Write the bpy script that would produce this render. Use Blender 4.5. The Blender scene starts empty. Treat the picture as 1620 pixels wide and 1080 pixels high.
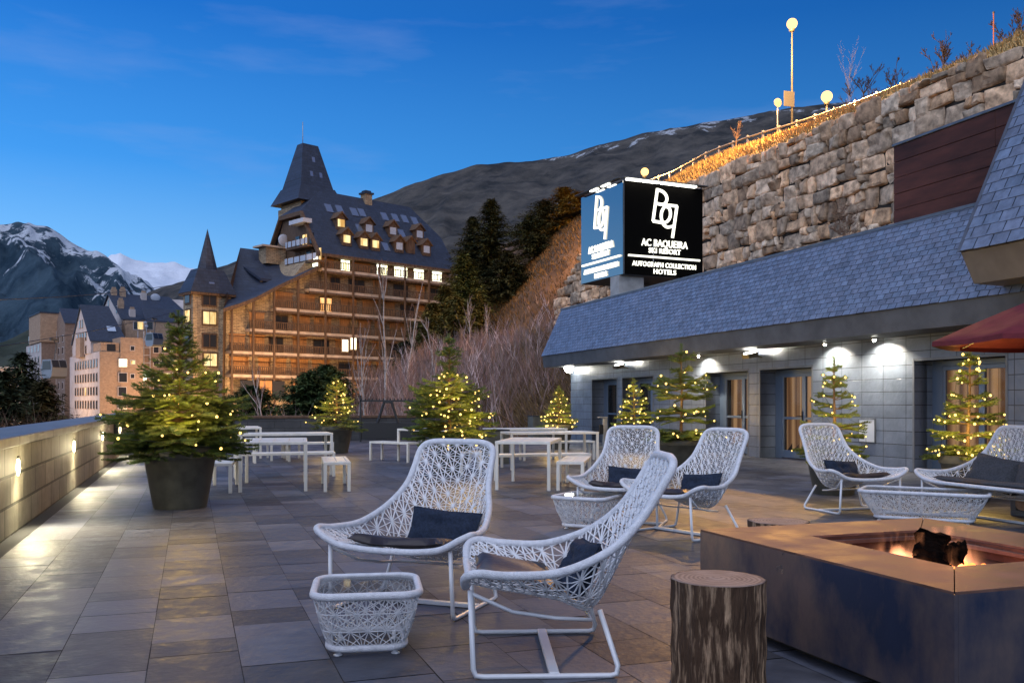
import bpy, math, random
from mathutils import Vector, Matrix, Euler, noise as mnoise
PI = math.pi
SC = bpy.context.scene
COL = SC.collection
R_ = math.radians

# ------------------------------------------------------------------ camera
F, CU, HV, HC = 1450.0, 810.0, 638.0, 1.32        # focal length (px of 1620), centre column, horizon row, eye height
cam_d = bpy.data.cameras.new("camera"); cam = bpy.data.objects.new("camera", cam_d); COL.objects.link(cam)
cam.location = (0, 0, HC); cam.rotation_euler = (PI/2, 0, 0)
cam_d.sensor_width = 36; cam_d.lens = 36*F/1620; cam_d.shift_y = (HV-540)/1620
cam_d.clip_start = .05; cam_d.clip_end = 20000
SC.camera = cam

# ------------------------------------------------------------------ world: dusk sky
W = bpy.data.worlds.new("World"); SC.world = W; W.use_nodes = True
nt = W.node_tree; N = nt.nodes; L = nt.links
bg = N["Background"]
tc = N.new("ShaderNodeTexCoord"); sx = N.new("ShaderNodeSeparateXYZ"); L.new(tc.outputs["Generated"], sx.inputs[0])
ramp = N.new("ShaderNodeValToRGB"); cr = ramp.color_ramp
stops = [(0.0, (.58, .72, .86)), (.07, (.42, .63, .88)), (.15, (.165, .45, .86)), (.24, (.050, .29, .77)),
         (.38, (.014, .155, .57)), (.6, (.014, .085, .32)), (1, (.03, .085, .25))]
cr.elements[0].position, cr.elements[0].color = stops[0][0], (*stops[0][1], 1)
cr.elements[1].position, cr.elements[1].color = stops[-1][0], (*stops[-1][1], 1)
for p, c in stops[1:-1]:
    e = cr.elements.new(p); e.color = (*c, 1)
L.new(sx.outputs["Z"], ramp.inputs[0])
# the west (left) is lighter than the east
mr = N.new("ShaderNodeMapRange"); L.new(sx.outputs["X"], mr.inputs[0])
mr.inputs[1].default_value = -.55; mr.inputs[2].default_value = .55; mr.inputs[3].default_value = 1.22; mr.inputs[4].default_value = .68
mul = N.new("ShaderNodeVectorMath"); mul.operation = 'SCALE'; L.new(ramp.outputs[0], mul.inputs[0]); L.new(mr.outputs[0], mul.inputs[3])
# thin stretched cloud wisps
mp = N.new("ShaderNodeMapping"); L.new(tc.outputs["Generated"], mp.inputs[0]); mp.inputs["Rotation"].default_value = (0, R_(14), 0)
mp.inputs["Scale"].default_value = (1.6, 1.6, 8.5); mp.inputs["Location"].default_value = (1.3, .8, .35)
nz = N.new("ShaderNodeTexNoise"); nz.inputs["Scale"].default_value = 2.1; nz.inputs["Detail"].default_value = 6; nz.inputs["Roughness"].default_value = .55
L.new(mp.outputs[0], nz.inputs[0])
cm = N.new("ShaderNodeMapRange"); L.new(nz.outputs[0], cm.inputs[0]); cm.inputs[1].default_value = .53; cm.inputs[2].default_value = .80; cm.inputs[3].default_value = 0; cm.inputs[4].default_value = .26
mx = N.new("ShaderNodeMix"); mx.data_type = 'RGBA'; L.new(cm.outputs[0], mx.inputs[0]); L.new(mul.outputs[0], mx.inputs[6]); mx.inputs[7].default_value = (.34, .44, .74, 1)
L.new(mx.outputs[2], bg.inputs[0]); bg.inputs[1].default_value = 1.0

# ------------------------------------------------------------------ soft last light of the sky behind the camera
sd = bpy.data.lights.new("dusk_sun", 'SUN'); sd.energy = 2.35; sd.angle = R_(110); sd.color = (.90, .92, 1.0)
so = bpy.data.objects.new("dusk_sun", sd); COL.objects.link(so); so.rotation_euler = Euler((R_(38), 0, R_(-22)))
SC.view_settings.view_transform = 'Standard'; SC.view_settings.look = 'None'; SC.view_settings.exposure = 0; SC.view_settings.gamma = 1
SC.render.engine = 'CYCLES'
cy = SC.cycles
cy.use_denoising = True
cy.max_bounces = 6; cy.diffuse_bounces = 3; cy.glossy_bounces = 3; cy.transmission_bounces = 5; cy.transparent_max_bounces = 8
cy.sample_clamp_indirect = 4; cy.caustics_reflective = False; cy.caustics_refractive = False
try: cy.use_light_tree = True
except Exception: pass

# ------------------------------------------------------------------ geometry of the view
TH = math.atan((810-302)/F)                       # the terrace runs away to a point left of centre
cT, sT = math.cos(TH), math.sin(TH)
def FL(u, v, z=0):                                # point of a horizontal plane seen at a pixel
    Y = (HC-z)*F/(v-HV); return Vector(((u-CU)/F*Y, Y, z))
def P(u, v, Y): return Vector(((u-CU)/F*Y, Y, HC+(HV-v)/F*Y))
def TS(t, s, z=0): return Vector((t*cT-s*sT, t*sT+s*cT, z))     # terrace coordinates: t across, s along
def toTS(p): return (p[0]*cT+p[1]*sT, -p[0]*sT+p[1]*cT)
def on_t(u, v, t):                                # ray met with the vertical plane t = const -> (s, z)
    x = (u-CU)/F; Y = t/(x*cT+sT); return (-x*sT+cT)*Y, HC+(HV-v)/F*Y
class Fr:                                         # a building's own frame
    def __init__(self, ox, oy, ang):
        self.o = (ox, oy); self.ang = ang; self.a = (math.cos(ang), math.sin(ang)); self.b = (-math.sin(ang), math.cos(ang))
    def onb(self, u, v, b):                       # plane local y = b -> (x, z)
        x = (u-CU)/F; X0 = self.o[0]+b*self.b[0]; Y0 = self.o[1]+b*self.b[1]
        w = (x*Y0-X0)/(self.a[0]-x*self.a[1]); Y = Y0+w*self.a[1]; return w, HC+(HV-v)/F*Y
    def ona(self, u, v, a):                       # plane local x = a -> (y, z)
        x = (u-CU)/F; X0 = self.o[0]+a*self.a[0]; Y0 = self.o[1]+a*self.a[1]
        w = (x*Y0-X0)/(self.b[0]-x*self.b[1]); Y = Y0+w*self.b[1]; return w, HC+(HV-v)/F*Y
    def toloc(self, p):
        dx, dy = p[0]-self.o[0], p[1]-self.o[1]
        return (dx*self.a[0]+dy*self.a[1], dx*self.b[0]+dy*self.b[1], p[2])

# ------------------------------------------------------------------ mesh builder
class MB:
    def __init__(self): self.v, self.f, self.m, self.c, self.sm = [], [], [], [], []
    def vert(self, p): self.v.append(tuple(p)); return len(self.v)-1
    def face(self, idx, m=0, c=None, sm=False): self.f.append(tuple(idx)); self.m.append(m); self.c.append(c); self.sm.append(sm)
    def poly(self, pts, m=0, c=None, sm=False):
        n = len(self.v); self.v += [tuple(p) for p in pts]; self.face(range(n, n+len(pts)), m, c, sm); return self
    def box(self, lo, hi, m=0, c=None, mat=None, taper=None):
        x0, y0, z0 = lo; x1, y1, z1 = hi
        ps = [(x0,y0,z0),(x1,y0,z0),(x1,y1,z0),(x0,y1,z0),(x0,y0,z1),(x1,y0,z1),(x1,y1,z1),(x0,y1,z1)]
        if mat is not None: ps = [tuple(mat @ Vector(p)) for p in ps]
        n = len(self.v); self.v += ps
        for q in ((0,3,2,1),(4,5,6,7),(0,1,5,4),(1,2,6,5),(2,3,7,6),(3,0,4,7)): self.face([n+i for i in q], m, c)
        return self
    def bbox(self, lo, hi, b=.006, m=0, c=None, mat=None):        # box with chamfered edges
        x0,y0,z0 = lo; x1,y1,z1 = hi
        b = min(b, (x1-x0)*.45, (y1-y0)*.45, (z1-z0)*.45)
        vs = {}; n = len(self.v)
        for sx_ in (0,1):
            for sy_ in (0,1):
                for sz_ in (0,1):
                    for ax in range(3):
                        p = [(x0,x1)[sx_], (y0,y1)[sy_], (z0,z1)[sz_]]
                        for k in range(3):
                            if k != ax: p[k] += b if (sx_,sy_,sz_)[k] == 0 else -b
                        vs[(sx_,sy_,sz_,ax)] = len(self.v); self.v.append(tuple(mat @ Vector(p)) if mat is not None else tuple(p))
        g = lambda *k: vs[k]
        for s in (0,1):
            o = [(0,0),(0,1),(1,1),(1,0)] if s == 0 else [(0,0),(1,0),(1,1),(0,1)]
            self.face([g(s,a,b_,0) for a,b_ in ([(0,0),(0,1),(1,1),(1,0)] if s == 0 else [(0,0),(1,0),(1,1),(0,1)])], m, c)
            self.face([g(a,s,b_,1) for a,b_ in ([(0,0),(1,0),(1,1),(0,1)] if s == 0 else [(0,0),(0,1),(1,1),(1,0)])], m, c)
            self.face([g(a,b_,s,2) for a,b_ in o], m, c)
        for a in (0,1):
            for b_ in (0,1):
                self.face([g(0,a,b_,1),g(1,a,b_,1),g(1,a,b_,2),g(0,a,b_,2)], m, c)
                self.face([g(a,0,b_,0),g(a,1,b_,0),g(a,1,b_,2),g(a,0,b_,2)], m, c)
                self.face([g(a,b_,0,0),g(a,b_,1,0),g(a,b_,1,1),g(a,b_,0,1)], m, c)
        for a in (0,1):
            for b_ in (0,1):
                for d in (0,1): self.face([g(a,b_,d,0),g(a,b_,d,1),g(a,b_,d,2)], m, c)
        return self
    def tube(self, pts, r, n=8, m=0, c=None, closed=False, cap=True, sm=True, flat=None):
        pts = [Vector(p) for p in pts]; k = len(pts)
        rr = r if isinstance(r, (list, tuple)) else [r]*k
        base = len(self.v); up = None
        for i in range(k):
            if closed: t = pts[(i+1)%k]-pts[i-1]
            else: t = pts[min(i+1,k-1)]-pts[max(i-1,0)]
            if t.length < 1e-9: t = Vector((0,0,1))
            t.normalize()
            if up is None:
                up = Vector((0,0,1)) if abs(t.z) < .9 else Vector((1,0,0))
            s = t.cross(up)
            if s.length < 1e-6: s = t.cross(Vector((.3,1,.2)))
            s.normalize(); up = s.cross(t).normalized()
            for j in range(n):
                a = 2*PI*(j+.5)/n
                fx = 1 if flat is None else flat
                self.v.append(tuple(pts[i]+s*math.cos(a)*rr[i]+up*math.sin(a)*rr[i]*fx))
        for i in range(k if closed else k-1):
            a0 = base+i*n; a1 = base+((i+1)%k)*n
            for j in range(n): self.face((a0+j, a0+(j+1)%n, a1+(j+1)%n, a1+j), m, c, sm)
        if cap and not closed:
            self.face(tuple(base+j for j in range(n))[::-1], m, c); self.face(tuple(base+(k-1)*n+j for j in range(n)), m, c)
        return self
    def lathe(self, prof, n=32, m=0, c=None, o=(0,0,0), sm=True, cap=True, wob=None):
        base = len(self.v)
        for i, (r, z) in enumerate(prof):
            for j in range(n):
                a = 2*PI*j/n; q = r if wob is None else r*wob(a, z)
                self.v.append((o[0]+q*math.cos(a), o[1]+q*math.sin(a), o[2]+z))
        for i in range(len(prof)-1):
            for j in range(n): self.face((base+i*n+j, base+i*n+(j+1)%n, base+(i+1)*n+(j+1)%n, base+(i+1)*n+j), m, c, sm)
        if cap:
            if prof[0][0] > 1e-6: self.face(tuple(base+j for j in range(n))[::-1], m, c)
            if prof[-1][0] > 1e-6: self.face(tuple(base+(len(prof)-1)*n+j for j in range(n)), m, c)
        return self
    def prism(self, poly, vec, m=0, c=None):            # polygon swept by a vector
        n = len(poly); base = len(self.v); vec = Vector(vec)
        self.v += [tuple(p) for p in poly]+[tuple(Vector(p)+vec) for p in poly]
        self.face(tuple(range(base, base+n))[::-1], m, c); self.face(tuple(range(base+n, base+2*n)), m, c)
        for i in range(n): self.face((base+i, base+(i+1)%n, base+n+(i+1)%n, base+n+i), m, c)
        return self
    def ball(self, o, r, m=0, c=None, nu=10, nv=6, sm=True, sc=(1,1,1)):
        prof = [(max(1e-5, r*math.sin(PI*i/nv)), -r*math.cos(PI*i/nv)) for i in range(nv+1)]
        b = len(self.v); self.lathe(prof, nu, m, c, (0,0,0), sm, False)
        for i in range(b, len(self.v)):
            p = self.v[i]; self.v[i] = (o[0]+p[0]*sc[0], o[1]+p[1]*sc[1], o[2]+p[2]*sc[2])
        return self
    def add_mesh(self, me, mat, m=0, c=None):
        b = len(self.v); self.v += [tuple(mat @ v.co) for v in me.vertices]
        for p in me.polygons: self.face([b+i for i in p.vertices], m, c)
        return self
    def build(self, name, mats, parent=None, loc=None, rz=0, label=None):
        me = bpy.data.meshes.new(name); me.from_pydata(self.v, [], self.f)
        if not isinstance(mats, (list, tuple)): mats = [mats]
        for x in mats: me.materials.append(x)
        if len(mats) > 1: me.polygons.foreach_set("material_index", self.m)
        if any(self.sm): me.polygons.foreach_set("use_smooth", self.sm)
        if any(x is not None for x in self.c):
            at = me.color_attributes.new("Col", 'FLOAT_COLOR', 'CORNER'); buf = []
            for f, x in zip(self.f, self.c):
                x = (1,1,1) if x is None else ((x,x,x) if isinstance(x, (int,float)) else x)
                buf += [x[0], x[1], x[2], 1.0]*len(f)
            at.data.foreach_set("color", buf)
        me.update()
        o = bpy.data.objects.new(name, me); COL.objects.link(o)
        if parent is not None: o.parent = parent
        if loc is not None: o.location = loc
        if rz: o.rotation_euler = (0,0,rz)
        if label: o["label"] = label
        return o
def tag(o, label, cat, group=None):
    o["label"] = label; o["category"] = cat
    if group: o["group"] = group
    return o
def struct(o, kind='structure'): o["kind"] = kind; return o
def thing(name, label, cat, loc=(0,0,0), rz=0, group=None):
    o = bpy.data.objects.new(name, None); COL.objects.link(o); o.empty_display_size = .2
    o.location = loc; o.rotation_euler = (0,0,rz); return tag(o, label, cat, group)
def dup(root, loc, rz, label, group=None):
    r = root.copy(); COL.objects.link(r); r.location = loc; r.rotation_euler = (0,0,rz); r["label"] = label
    if group: r["group"] = group
    for ch in list(root.children):
        c = ch.copy(); COL.objects.link(c); c.parent = r
        for g in list(ch.children):
            d = g.copy(); COL.objects.link(d); d.parent = c
    return r
def lamp(name, kind, loc, energy, color, parent=None, **kw):
    d = bpy.data.lights.new(name, kind); d.energy = energy; d.color = color
    for k, v in kw.items(): setattr(d, k, v)
    o = bpy.data.objects.new(name, d); COL.objects.link(o); o.location = loc
    if parent is not None: o.parent = parent
    return o
def aim(o, d): o.rotation_euler = Vector(d).to_track_quat('-Z', 'Y').to_euler()
def catmull(pts, n=6, closed=False):
    pts = [Vector(p) for p in pts]; k = len(pts); out = []
    for i in range(k if closed else k-1):
        if closed: a,b,c,d = pts[i-1], pts[i], pts[(i+1)%k], pts[(i+2)%k]
        else: a,b,c,d = pts[max(i-1,0)], pts[i], pts[i+1], pts[min(i+2,k-1)]
        for j in range(n):
            t = j/n
            out.append(.5*((2*b)+(c-a)*t+(2*a-5*b+4*c-d)*t*t+(3*b-a-3*c+d)*t**3))
    if not closed: out.append(pts[-1])
    return out

# ------------------------------------------------------------------ materials
def mat(name, col, rough=.6, metal=0, var=0, scale=4, detail=4, col2=None, lo=.35, hi=.65, bump=0, bscale=None, attr=False, emit=None, estr=0,
        spec=.5, trans=0, stretch=None, rvar=0, alpha=1, ior=1.45, coat=0, sss=None):
    m = bpy.data.materials.new(name); m.use_nodes = True
    t = m.node_tree; n = t.nodes; l = t.links; b = n["Principled BSDF"]
    b.inputs["Base Color"].default_value = (*col, 1); b.inputs["Roughness"].default_value = rough; b.inputs["Metallic"].default_value = metal
    b.inputs["Specular IOR Level"].default_value = spec; b.inputs["IOR"].default_value = ior
    if coat: b.inputs["Coat Weight"].default_value = coat
    if trans: b.inputs["Transmission Weight"].default_value = trans
    if alpha < 1: b.inputs["Alpha"].default_value = alpha
    if emit: b.inputs["Emission Color"].default_value = (*emit, 1); b.inputs["Emission Strength"].default_value = estr
    src = None
    if var or col2 or bump or rvar:
        c = n.new("ShaderNodeTexCoord"); mp = n.new("ShaderNodeMapping"); l.new(c.outputs["Object"], mp.inputs[0])
        if stretch: mp.inputs["Scale"].default_value = stretch
        z = n.new("ShaderNodeTexNoise"); z.inputs["Scale"].default_value = scale; z.inputs["Detail"].default_value = detail; z.inputs["Roughness"].default_value = .6
        l.new(mp.outputs[0], z.inputs[0])
        if var or col2:
            r = n.new("ShaderNodeValToRGB"); l.new(z.outputs[0], r.inputs[0])
            c0 = tuple(x*(1-var) for x in col); c1 = col2 if col2 else tuple(min(1, x*(1+var)) for x in col)
            r.color_ramp.elements[0].position = lo; r.color_ramp.elements[1].position = hi
            r.color_ramp.elements[0].color = (*c0, 1); r.color_ramp.elements[1].color = (*c1, 1); src = r.outputs[0]
        if rvar:
            q = n.new("ShaderNodeMapRange"); l.new(z.outputs[0], q.inputs[0]); q.inputs[1].default_value = .3; q.inputs[2].default_value = .7
            q.inputs[3].default_value = max(.02, rough-rvar); q.inputs[4].default_value = min(1, rough+rvar); l.new(q.outputs[0], b.inputs["Roughness"])
        if bump:
            z2 = n.new("ShaderNodeTexNoise"); z2.inputs["Scale"].default_value = bscale or scale*5; z2.inputs["Detail"].default_value = 5; l.new(mp.outputs[0], z2.inputs[0])
            bp = n.new("ShaderNodeBump"); bp.inputs["Strength"].default_value = min(1, bump); bp.inputs["Distance"].default_value = .02 if bump <= 1 else .02*bump
            l.new(z2.outputs[0], bp.inputs["Height"]); l.new(bp.outputs[0], b.inputs["Normal"])
    if attr:
        at = n.new("ShaderNodeVertexColor"); at.layer_name = "Col"
        x = n.new("ShaderNodeMix"); x.data_type = 'RGBA'; x.blend_type = 'MULTIPLY'; x.inputs[0].default_value = 1
        if src: l.new(src, x.inputs[6])
        else: x.inputs[6].default_value = (*col, 1)
        l.new(at.outputs[0], x.inputs[7]); src = x.outputs[2]
    if src: l.new(src, b.inputs["Base Color"])
    m["_src"] = 1
    return m
def brickmat(name, c1, c2, mortar, bw, bh, plane='yz', msize=.012, rough=.6, bump=.5, offset=.5, var=.25, spec=.5, squash=1, rvar=0):
    m = bpy.data.materials.new(name); m.use_nodes = True
    t = m.node_tree; n = t.nodes; l = t.links; b = n["Principled BSDF"]; b.inputs["Roughness"].default_value = rough; b.inputs["Specular IOR Level"].default_value = spec
    c = n.new("ShaderNodeTexCoord"); s = n.new("ShaderNodeSeparateXYZ"); l.new(c.outputs["Object"], s.inputs[0]); k = n.new("ShaderNodeCombineXYZ")
    if plane == 'auto':                          # both vertical directions: x + y along the course
        ad = n.new("ShaderNodeMath"); ad.operation = 'ADD'; l.new(s.outputs[0], ad.inputs[0]); l.new(s.outputs[1], ad.inputs[1]); l.new(ad.outputs[0], k.inputs[0]); l.new(s.outputs[2], k.inputs[1])
    else:
        ix = 'xyz'.index(plane[0]); iy = 'xyz'.index(plane[1]); l.new(s.outputs[ix], k.inputs[0]); l.new(s.outputs[iy], k.inputs[1])
    br = n.new("ShaderNodeTexBrick"); l.new(k.outputs[0], br.inputs[0])
    br.inputs["Color1"].default_value = (*c1,1); br.inputs["Color2"].default_value = (*c2,1); br.inputs["Mortar"].default_value = (*mortar,1)
    br.inputs["Scale"].default_value = 1; br.inputs["Mortar Size"].default_value = msize; br.inputs["Brick Width"].default_value = bw; br.inputs["Row Height"].default_value = bh
    br.inputs["Mortar Smooth"].default_value = .2; br.offset = offset; br.squash = squash; br.squash_frequency = 3
    z = n.new("ShaderNodeTexNoise"); z.inputs["Scale"].default_value = 2.2; z.inputs["Detail"].default_value = 7; z.inputs["Roughness"].default_value = .65; l.new(c.outputs["Object"], z.inputs[0])
    q = n.new("ShaderNodeMapRange"); l.new(z.outputs[0], q.inputs[0]); q.inputs[1].default_value = .3; q.inputs[2].default_value = .7; q.inputs[3].default_value = 1-var; q.inputs[4].default_value = 1+var
    v = n.new("ShaderNodeVectorMath"); v.operation = 'SCALE'; l.new(br.outputs[0], v.inputs[0]); l.new(q.outputs[0], v.inputs[3]); l.new(v.outputs[0], b.inputs["Base Color"])
    z2 = n.new("ShaderNodeTexNoise"); z2.inputs["Scale"].default_value = 9; z2.inputs["Detail"].default_value = 6; l.new(c.outputs["Object"], z2.inputs[0])
    sub = n.new("ShaderNodeMath"); sub.operation = 'SUBTRACT'; l.new(z2.outputs[0], sub.inputs[0]); l.new(br.outputs["Fac"], sub.inputs[1])
    bp = n.new("ShaderNodeBump"); bp.inputs["Strength"].default_value = bump; bp.inputs["Distance"].default_value = .012; l.new(sub.outputs[0], bp.inputs["Height"]); l.new(bp.outputs[0], b.inputs["Normal"])
    if rvar:
        q2 = n.new("ShaderNodeMapRange"); l.new(z2.outputs[0], q2.inputs[0]); q2.inputs[1].default_value = .3; q2.inputs[2].default_value = .7; q2.inputs[3].default_value = rough-rvar; q2.inputs[4].default_value = rough+rvar; l.new(q2.outputs[0], b.inputs["Roughness"])
    return m
def glow(name, col, s, nosample=False):
    m = bpy.data.materials.new(name); m.use_nodes = True; t = m.node_tree; t.nodes.clear()
    e = t.nodes.new("ShaderNodeEmission"); o = t.nodes.new("ShaderNodeOutputMaterial"); e.inputs[0].default_value = (*col,1); e.inputs[1].default_value = s
    t.links.new(e.outputs[0], o.inputs[0])
    if nosample:
        try: m.cycles.emission_sampling = 'NONE'
        except Exception: pass
    return m
M = {}
M['slate'] = mat('slate_floor', (.089,.090,.106), .50, spec=.3, var=.22, scale=6, detail=9, bump=.22, bscale=18, attr=True, rvar=.13)
M['grout'] = mat('grout', (.03,.03,.032), .9)
M['cladding'] = brickmat('dark_slate_cladding', (.150,.174,.214), (.116,.137,.172), (.02,.022,.026), .62, .258, 'yz', .008, .42, .55, .0, .22, rvar=.1)
M['parapet'] = brickmat('parapet_stone', (.30,.275,.215), (.17,.155,.125), (.05,.045,.035), 0.78, .30, 'auto', .016, .62, .6, .37, .3)
M['parapet_dark'] = brickmat('dark_parapet_stone', (.07,.07,.072), (.05,.05,.052), (.02,.02,.02), .9, .23, 'auto', .008, .6, .5, .4, .3)
M['coping'] = mat('coping_metal', (.20,.185,.17), .42, .55, var=.3, scale=3)
M['rust_coping'] = mat('rusty_coping', (.13,.075,.045), .7, .2, var=.4, scale=6)
M['roof_slate'] = mat('roof_slate', (.150,.188,.270), .5, var=.22, scale=6, attr=True, bump=.2, bscale=30)
M['fascia'] = mat('fascia_panel', (.075,.078,.085), .55, var=.25, scale=1.5, bump=.08, bscale=40)
M['fascia_warm'] = mat('fascia_panel_upper', (.16,.135,.11), .55, var=.2, scale=1.5)
M['ridge_metal'] = mat('ridge_metal', (.16,.16,.17), .4, .6, var=.15)
M['corten'] = mat('corten', (.085,.026,.016), .6, .35, var=.55, scale=1.6, detail=7, bump=.1, bscale=30, stretch=(1,.35,1.6))
M['pit_top'] = mat('weathered_steel_top', (.165,.082,.058), .60, .25, var=.42, scale=3.5, detail=8, rvar=.14, bump=.08, bscale=60)
M['pit_side'] = mat('dark_steel_side', (.27,.20,.18), .36, .75, col2=(.05,.065,.12), var=.0, scale=2.2, detail=9, lo=.40, hi=.60, rvar=.12, bump=.05, bscale=80, stretch=(1,1,.6))
M['pit_in'] = mat('burner_tray', (.10,.045,.03), .55, .5, var=.4, scale=5)
M['white_rope'] = mat('white_rope', (.68,.68,.71), .55, var=.1, scale=30, bump=.5, bscale=160)
M['white_strand'] = mat('white_strand', (.71,.71,.73), .5, var=.08, scale=20)
M['white_metal'] = mat('white_metal', (.72,.72,.74), .35, .1, var=.05)
M['alu'] = mat('pale_aluminium', (.74,.70,.62), .45, .1, var=.08, scale=8, stretch=(1,1,.2))
M['cushion'] = mat('charcoal_fabric', (.015,.024,.046), .8, var=.3, scale=60, bump=.35, bscale=260, spec=.3)
M['cushion_grey'] = mat('grey_fabric', (.060,.060,.066), .85, var=.25, scale=60, bump=.35, bscale=260, spec=.3)
M['seatpad'] = mat('dark_seat_pad', (.036,.027,.027), .42, var=.2, scale=10, bump=.15, bscale=30)
M['glass'] = mat('glass', (.025,.03,.035), .04, alpha=.25, spec=.6)
M['tabletop_glass'] = mat('tabletop_glass', (.12,.14,.15), .03, alpha=.30, spec=.7)
M['darkglass'] = mat('dark_glass', (.012,.016,.022), .06, spec=.8)
M['pot'] = mat('dark_planter', (.095,.093,.075), .42, var=.25, scale=5, bump=.05, bscale=60, rvar=.08)
M['soil'] = mat('potting_soil', (.03,.022,.015), .95, var=.5, scale=30, bump=.6, bscale=60)
M['fir'] = mat('fir_needles', (.092,.128,.026), .55, var=.35, scale=3, attr=True)
M['fir_bark'] = mat('fir_bark', (.12,.075,.042), .85, var=.4, scale=20, bump=.5, bscale=60)
M['wire'] = mat('light_wire', (.02,.03,.015), .6)
M['bulb'] = glow('warm_bulb', (1,.64,.17), 3.4, True)
M['bulb_far'] = M['bulb']
M['wood_top'] = mat('cut_wood', (.30,.20,.15), .7, var=.3, scale=12, detail=6)
M['bark'] = mat('stump_wood', (.115,.058,.028), .8, col2=(.50,.32,.19), var=.3, scale=9, detail=14, lo=.50, hi=.64, bump=2.6, bscale=16, stretch=(3.4,3.4,.42))
M['steel'] = mat('blue_grey_steel', (.12,.14,.18), .45, .5, var=.15)
M['door_frame'] = mat('door_frame', (.13,.17,.235), .4, .4)
M['door_jamb'] = mat('door_jamb', (.15,.155,.165), .45, .35, var=.15)
M['curtain'] = None
M['black'] = mat('black_plastic', (.015,.015,.016), .5)
M['bronze'] = mat('bronze_lamp_body', (.12,.10,.075), .45, .6)
M['lamp_white'] = glow('white_lamp', (1,.97,.86), 60)
M['lamp_warm'] = glow('warm_white_lamp', (1,.84,.50), 40)
M['lamp_orange'] = glow('sodium_lamp', (1,.56,.17), 3.2)
M['sign_light'] = glow('sign_letters', (1,.98,.84), 2.2)
M['sign_black'] = mat('sign_black_face', (.004,.0035,.003), .9, spec=.05)
M['sign_blue'] = mat('sign_glossy_face', (.010,.012,.014), .07, spec=1.0, ior=2.2, coat=1)
M['concrete'] = mat('concrete', (.36,.35,.34), .8, var=.15, scale=4)
M['red'] = mat('red_canvas', (.14,.024,.030), .85, var=.12, scale=8, spec=.2)
M['notice'] = mat('notice_panel', (.55,.56,.58), .3, .1, var=.05)
M['galv'] = mat('galvanised_rail', (.42,.40,.36), .45, .55, var=.15)
M['pole'] = mat('grey_pole', (.10,.10,.10), .5, .4)
M['rock'] = mat('boulder', (.52,.365,.24), .9, var=.5, scale=2.3, detail=12, bump=1.6, bscale=4, attr=True)
M['rock_gap'] = mat('wall_core', (.035,.028,.022), .95)
M['terrain'] = mat('brown_hillside', (.12,.072,.04), .95, var=.5, scale=.35, detail=10, bump=.8, bscale=3, attr=True)
M['dry_grass'] = mat('dry_grass', (.35,.245,.105), .9, var=.45, scale=2, attr=True)
M['brush'] = mat('bare_brush', (.23,.155,.135), .9, var=.3, scale=1, attr=True)
M['birch'] = mat('birch_bark', (.42,.37,.34), .8, var=.35, scale=6, detail=6)
M['twig'] = mat('bare_twig', (.10,.072,.06), .9)
M['conifer'] = mat('conifer_needles', (.036,.045,.022), .85, var=.35, scale=.8, attr=True, spec=.1)
M['conifer_bark'] = mat('conifer_bark', (.07,.05,.035), .9, var=.3, scale=5)
def winglow(name, c0, c1, s, scale=1.3):            # lit window with curtains: uneven brightness
    m = bpy.data.materials.new(name); m.use_nodes = True; t = m.node_tree; t.nodes.clear(); n = t.nodes; l = t.links
    c = n.new("ShaderNodeTexCoord"); mp = n.new("ShaderNodeMapping"); mp.inputs["Scale"].default_value = (1, 1, .35); l.new(c.outputs["Object"], mp.inputs[0])
    z = n.new("ShaderNodeTexNoise"); z.inputs["Scale"].default_value = scale; z.inputs["Detail"].default_value = 3; l.new(mp.outputs[0], z.inputs[0])
    r = n.new("ShaderNodeValToRGB"); l.new(z.outputs[0], r.inputs[0]); r.color_ramp.elements[0].position = .36; r.color_ramp.elements[1].position = .62; r.color_ramp.elements[0].color = (*c0,1); r.color_ramp.elements[1].color = (*c1,1)
    e = n.new("ShaderNodeEmission"); e.inputs[1].default_value = s; l.new(r.outputs[0], e.inputs[0]); o = n.new("ShaderNodeOutputMaterial"); l.new(e.outputs[0], o.inputs[0]); return m

def lerp(a, b, t): return a+(b-a)*t
def sstep(a, b, x):
    t = min(1, max(0, (x-a)/(b-a))); return t*t*(3-2*t)
def interp(tab, x):
    if x <= tab[0][0]: return tab[0][1]
    for (x0, y0), (x1, y1) in zip(tab, tab[1:]):
        if x <= x1: return lerp(y0, y1, (x-x0)/(x1-x0))
    return tab[-1][1]
def nz3(x, y, z): return mnoise.noise(Vector((x, y, z)))
def fbm(x, y, z=0, o=4):
    a = 0; k = 1; s = 1
    for _ in range(o): a += k*nz3(x*s, y*s, z+s*3.1); k *= .5; s *= 2.03
    return a

# ================================================================== terrace
T0, T1, S0, S1 = -1.7, 13.1, -4.0, 32.9
rng = random.Random(3)
b = MB(); cw = .445; t = T0+.16
b.poly([(T0-.3, S0, -.006), (T1+.7, S0, -.006), (T1+.7, S1, -.006), (T0-.3, S1, -.006)], 1)
k = 0
while t < T1+.6:
    s = S0-rng.random()*.5
    while s < S1:
        ln = rng.choice((.30, .40, .45, .45, .60, .60, .90)); g = .004
        e = min(s+ln, S1)
        z = rng.uniform(-.0012, .0012); v = rng.choice((.58, .72, .84, .95, 1.05, 1.2, 1.4)); h = rng.uniform(-.05, .07)
        c = (v*(1+h), v*(1+h*.25), v*(1-h))
        j = [rng.uniform(-.0015, .0015) for _ in range(4)]
        x0, x1 = t+.002, min(t+cw-.002, T1+.62)
        if e-s > .05: b.poly([(x0+j[0], s+g, z), (x1+j[1], s+g+j[2], z), (x1+j[3], e-g, z+rng.uniform(-.001,.001)), (x0, e-g+j[1], z)], 0, c)
        s = e
    t += cw
b.poly([(T0, S0, -.002), (T0+.15, S0, -.002), (T0+.15, S1, -.002), (T0, S1, -.002)], 1)
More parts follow.
